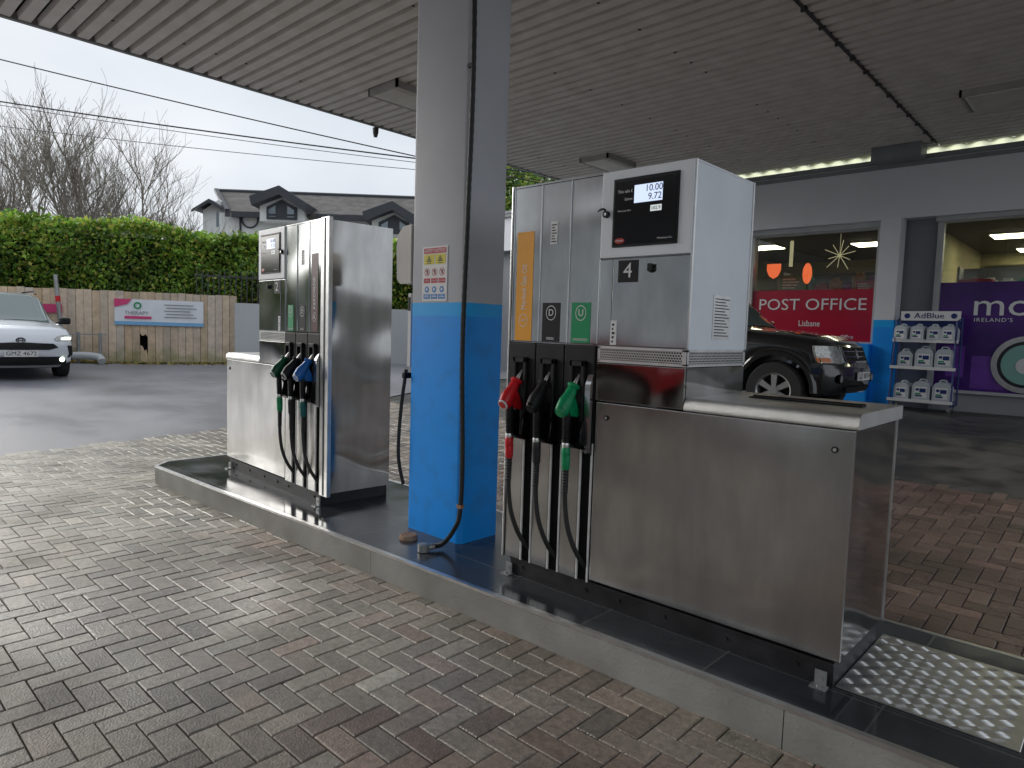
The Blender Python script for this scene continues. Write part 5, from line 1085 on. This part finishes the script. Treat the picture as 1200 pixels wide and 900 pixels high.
# --- silver crossover facing the station
st = [(-3.3, .40, .98, 1.30, .78, .60, 1), (-3.15, .36, 1.0, 1.50, .84, .60, 1), (-2.6, .30, 1.02, 1.58, .87, .62, 1), (-1.4, .28, 1.0, 1.60, .88, .62, 1), (-1.0, .28, .99, 1.55, .88, .61, 1), (-.28, .28, .97, 1.07, .88, .66, .7), (-.12, .28, .96, 1.045, .88, .68, .1), (.1, .28, .93, 1.02, .875, .7, 0), (.4, .28, .88, .97, .865, .7, 0), (.6, .30, .82, .91, .85, .7, 0), (.72, .33, .76, .86, .83, .7, 0)]
def crossover(name, lab, loc, rz, paint, detail=True):
    c = Car(st, [0, -2.56], .37, .34, [(.22, .70), (.34, .80), (.52, .83), (.66, .81), (.80, .74), (.92, .60), (1.1, .4)], [(.3, -3.25), (.6, -3.34), (.95, -3.3), (1.5, -3.0)], .88, .26, .15, 2.6)
    T = thing(name, lab, 'car', loc, rz); c.body(paint, T)
    windscreen(c, T, -.24, -.98, M['car_glass_light'])
    for sg in (-1, 1):
        for q in (((-2.9, 7.15), (-1.95, 7.15), (-1.95, 7.9), (-2.7, 7.9)), ((-1.88, 7.15), (-.55, 7.15), (-1.08, 7.9), (-1.88, 7.9))):
            mb = MB(); c.side_patch(mb, q, sg, .008); obj('side_window', mb, M['car_glass'], T)
        mb = MB(); mb.tube([(-1.05, sg*.57, 1.575), (-1.25, sg*.575, 1.635), (-2.5, sg*.58, 1.63), (-2.75, sg*.57, 1.57)], .016, 8); obj('roof_rail', mb, M['black'], T)
        mb = MB(); mb.bbox(-.66, -.50, sg*.985-.09, sg*.985+.09, 1.0, 1.13, .035, 3); mb.box(-.62, -.56, sg*.88-.04, sg*.88+.04, 1.0, 1.04); obj('wing_mirror', mb, M['black'], T)
        HLm = MB(); c.front_patch(HLm, [(.56*sg, .80*sg, .705), (.54*sg, .865*sg, .745), (.60*sg, .872*sg, .79), (.70*sg, .86*sg, .815)], .012, .03, 10); HL = obj('headlight', HLm, M['lamp_clear'], T)
        mb = MB(); c.front_patch(mb, [(.66*sg, .83*sg, .725), (.66*sg, .85*sg, .755), (.72*sg, .84*sg, .775)], .017, .02, 6); obj('lit_lens', mb, M['lamp_on'] if detail else M['lamp_clear'], HL)
        mb = MB(); c.front_patch(mb, [(.76*sg, .80*sg, .40), (.79*sg, .865*sg, .46), (.765*sg, .85*sg, .62)], .010, .02, 4); obj('side_vent', mb, M['black'], T)
        xx = c.fx(.66, .37); mb = MB(); mb.tube([(xx+.01, .66*sg, .37), (xx+.03, .66*sg, .37)], .045, 14); obj('fog_light', mb, M['lamp_on'] if detail else M['lamp_clear'], T)
        for a in c.arches:
            mb = MB(); n = 24; pr_ = [(c.ra-.005, .0), (c.ra, .03), (c.ra+.06, .03), (c.ra+.075, .0)]
            mb.add([(a+math.cos(PI*k/n)*q[0], sg*(.872+q[1]-.015), c.zax+math.sin(PI*k/n)*q[0]) for q in pr_ for k in range(n+1)], [(i*(n+1)+k, i*(n+1)+k+1, (i+1)*(n+1)+k+1, (i+1)*(n+1)+k) for i in range(3) for k in range(n)]); obj('arch_cladding', mb, M['black'], T)
    mb = MB(); c.front_patch(mb, [(-.44, .44, .545), (-.60, .60, .585), (-.52, .52, .655), (-.12, .12, .675)], .010, .03, 12); obj('upper_grille', mb, M['black'], T)
    mb = MB(); c.front_patch(mb, [(-.70, .70, .22), (-.76, .76, .27), (-.74, .74, .36), (-.66, .66, .42)], .010, .03, 14); obj('lower_grille', mb, M['black'], T)
    mb = MB(); c.front_patch(mb, [(-.62, .62, .225), (-.66, .66, .265)], .020, .02, 12); obj('lower_lip', mb, M['grey_trim'], T)
    mb = MB(); xx = c.fx(0, .71)+.012
    for q in range(3):
        R_ = ((.07, .045), (.035, .045), (.062, .02))[q]; n = 24
        mb.tube([(xx, math.cos(2*PI*k/n)*R_[0], .712+(.012 if q == 2 else 0)+math.sin(2*PI*k/n)*R_[1]) for k in range(n+1)], .007, 6)
    obj('bonnet_emblem', mb, M['ceil_dark'], T)
    mb = MB(); xx = c.fx(.26, .48)+.03; mb.box(xx, xx+.012, -.26, .26, .425, .535); NP = obj('number_plate', mb, M['plate_w'], T, 0)
    mb = MB(); text_mb('GMZ 4672', .098, face_x(xx+.0135, 0, .48), mb, .0008, width=.46); obj('plate_lettering', mb, M['ink'], NP, 0)
    for x in (0, -2.56):
        for sg in (-1, 1): wheel(T, x, sg*.875, .335, .21, .225, 5, sg)
    return T
cx_, cy_ = -15.9, 3.0
crossover('silver_crossover', 'silver crossover car with lit headlights facing the forecourt at the left edge', (cx_, cy_, zg(cx_+.5, cy_)), R(-2), M['car_silver']).scale = (1, 1, 1.05)
crossover('red_car', 'red car parked on the forecourt behind the viewpoint', (-7.9, -3.1, 0), R(180), M['car_red'], False)

# ------------------------------------------------------------------ camera
cam = D.cameras.new('camera'); co = D.objects.new('camera', cam); COL.objects.link(co); S.camera = co
yw, pt_, rl = .747387360, .0764860074, .0311522718
f = Vector((-math.sin(yw)*math.cos(pt_), math.cos(yw)*math.cos(pt_), -math.sin(pt_))); rt = f.cross(Vector((0, 0, 1))).normalized(); up = rt.cross(f)
r2 = rt*math.cos(rl)+up*math.sin(rl); u2 = up*math.cos(rl)-rt*math.sin(rl)
co.matrix_world = Matrix(((r2.x, u2.x, -f.x, 0), (r2.y, u2.y, -f.y, 0), (r2.z, u2.z, -f.z, 1.5), (0, 0, 0, 1)))
cam.sensor_width = 36; cam.lens = 36*792.736/1200; cam.clip_start = .05; cam.clip_end = 900

# ------------------------------------------------------------------ light: overcast day
SE, SA = R(27), R(256)     # sun elevation, compass direction the light comes from (x=sin, y=cos)
w = D.worlds.new('World'); S.world = w; w.use_nodes = True; N = w.node_tree.nodes; L = w.node_tree.links; bg = N['Background']; bg.inputs[1].default_value = .066
sk = N.new('ShaderNodeTexSky'); sk.sky_type = 'NISHITA'; sk.sun_disc = False; sk.sun_elevation = SE; sk.sun_rotation = SA; sk.air_density = 1.2; sk.dust_density = 4
tc = N.new('ShaderNodeTexCoord'); mp = N.new('ShaderNodeMapping'); mp.inputs['Scale'].default_value = (1, 1, 2.6); L.new(tc.outputs['Generated'], mp.inputs[0])
nz = N.new('ShaderNodeTexNoise'); nz.inputs['Scale'].default_value = 2.2; nz.inputs['Detail'].default_value = 7; nz.inputs['Roughness'].default_value = .5; L.new(mp.outputs[0], nz.inputs['Vector'])
rp = N.new('ShaderNodeValToRGB'); rp.color_ramp.elements[0].position = .3; rp.color_ramp.elements[1].position = .7; rp.color_ramp.elements[0].color = (4.3, 4.75, 5.35, 1); rp.color_ramp.elements[1].color = (6.0, 6.25, 6.6, 1); L.new(nz.outputs[0], rp.inputs[0])
mx = N.new('ShaderNodeMix'); mx.data_type = 'RGBA'; mx.inputs[0].default_value = .95; L.new(sk.outputs[0], mx.inputs[6]); L.new(rp.outputs[0], mx.inputs[7]); L.new(mx.outputs[2], bg.inputs[0])
sun = D.lights.new('sun', 'SUN'); sun.energy = 1.5; sun.angle = R(45); sun.color = (1, .97, .93); so = D.objects.new('sun', sun); COL.objects.link(so)
sd = Vector((math.sin(SA)*math.cos(SE), math.cos(SA)*math.cos(SE), math.sin(SE))); so.rotation_euler = sd.to_track_quat('Z', 'Y').to_euler()
S.view_settings.view_transform = 'Standard'; S.view_settings.look = 'None'; S.view_settings.gamma = 1; S.view_settings.exposure = 1.2
S.render.engine = 'CYCLES'; S.cycles.max_bounces = 8; S.cycles.diffuse_bounces = 5
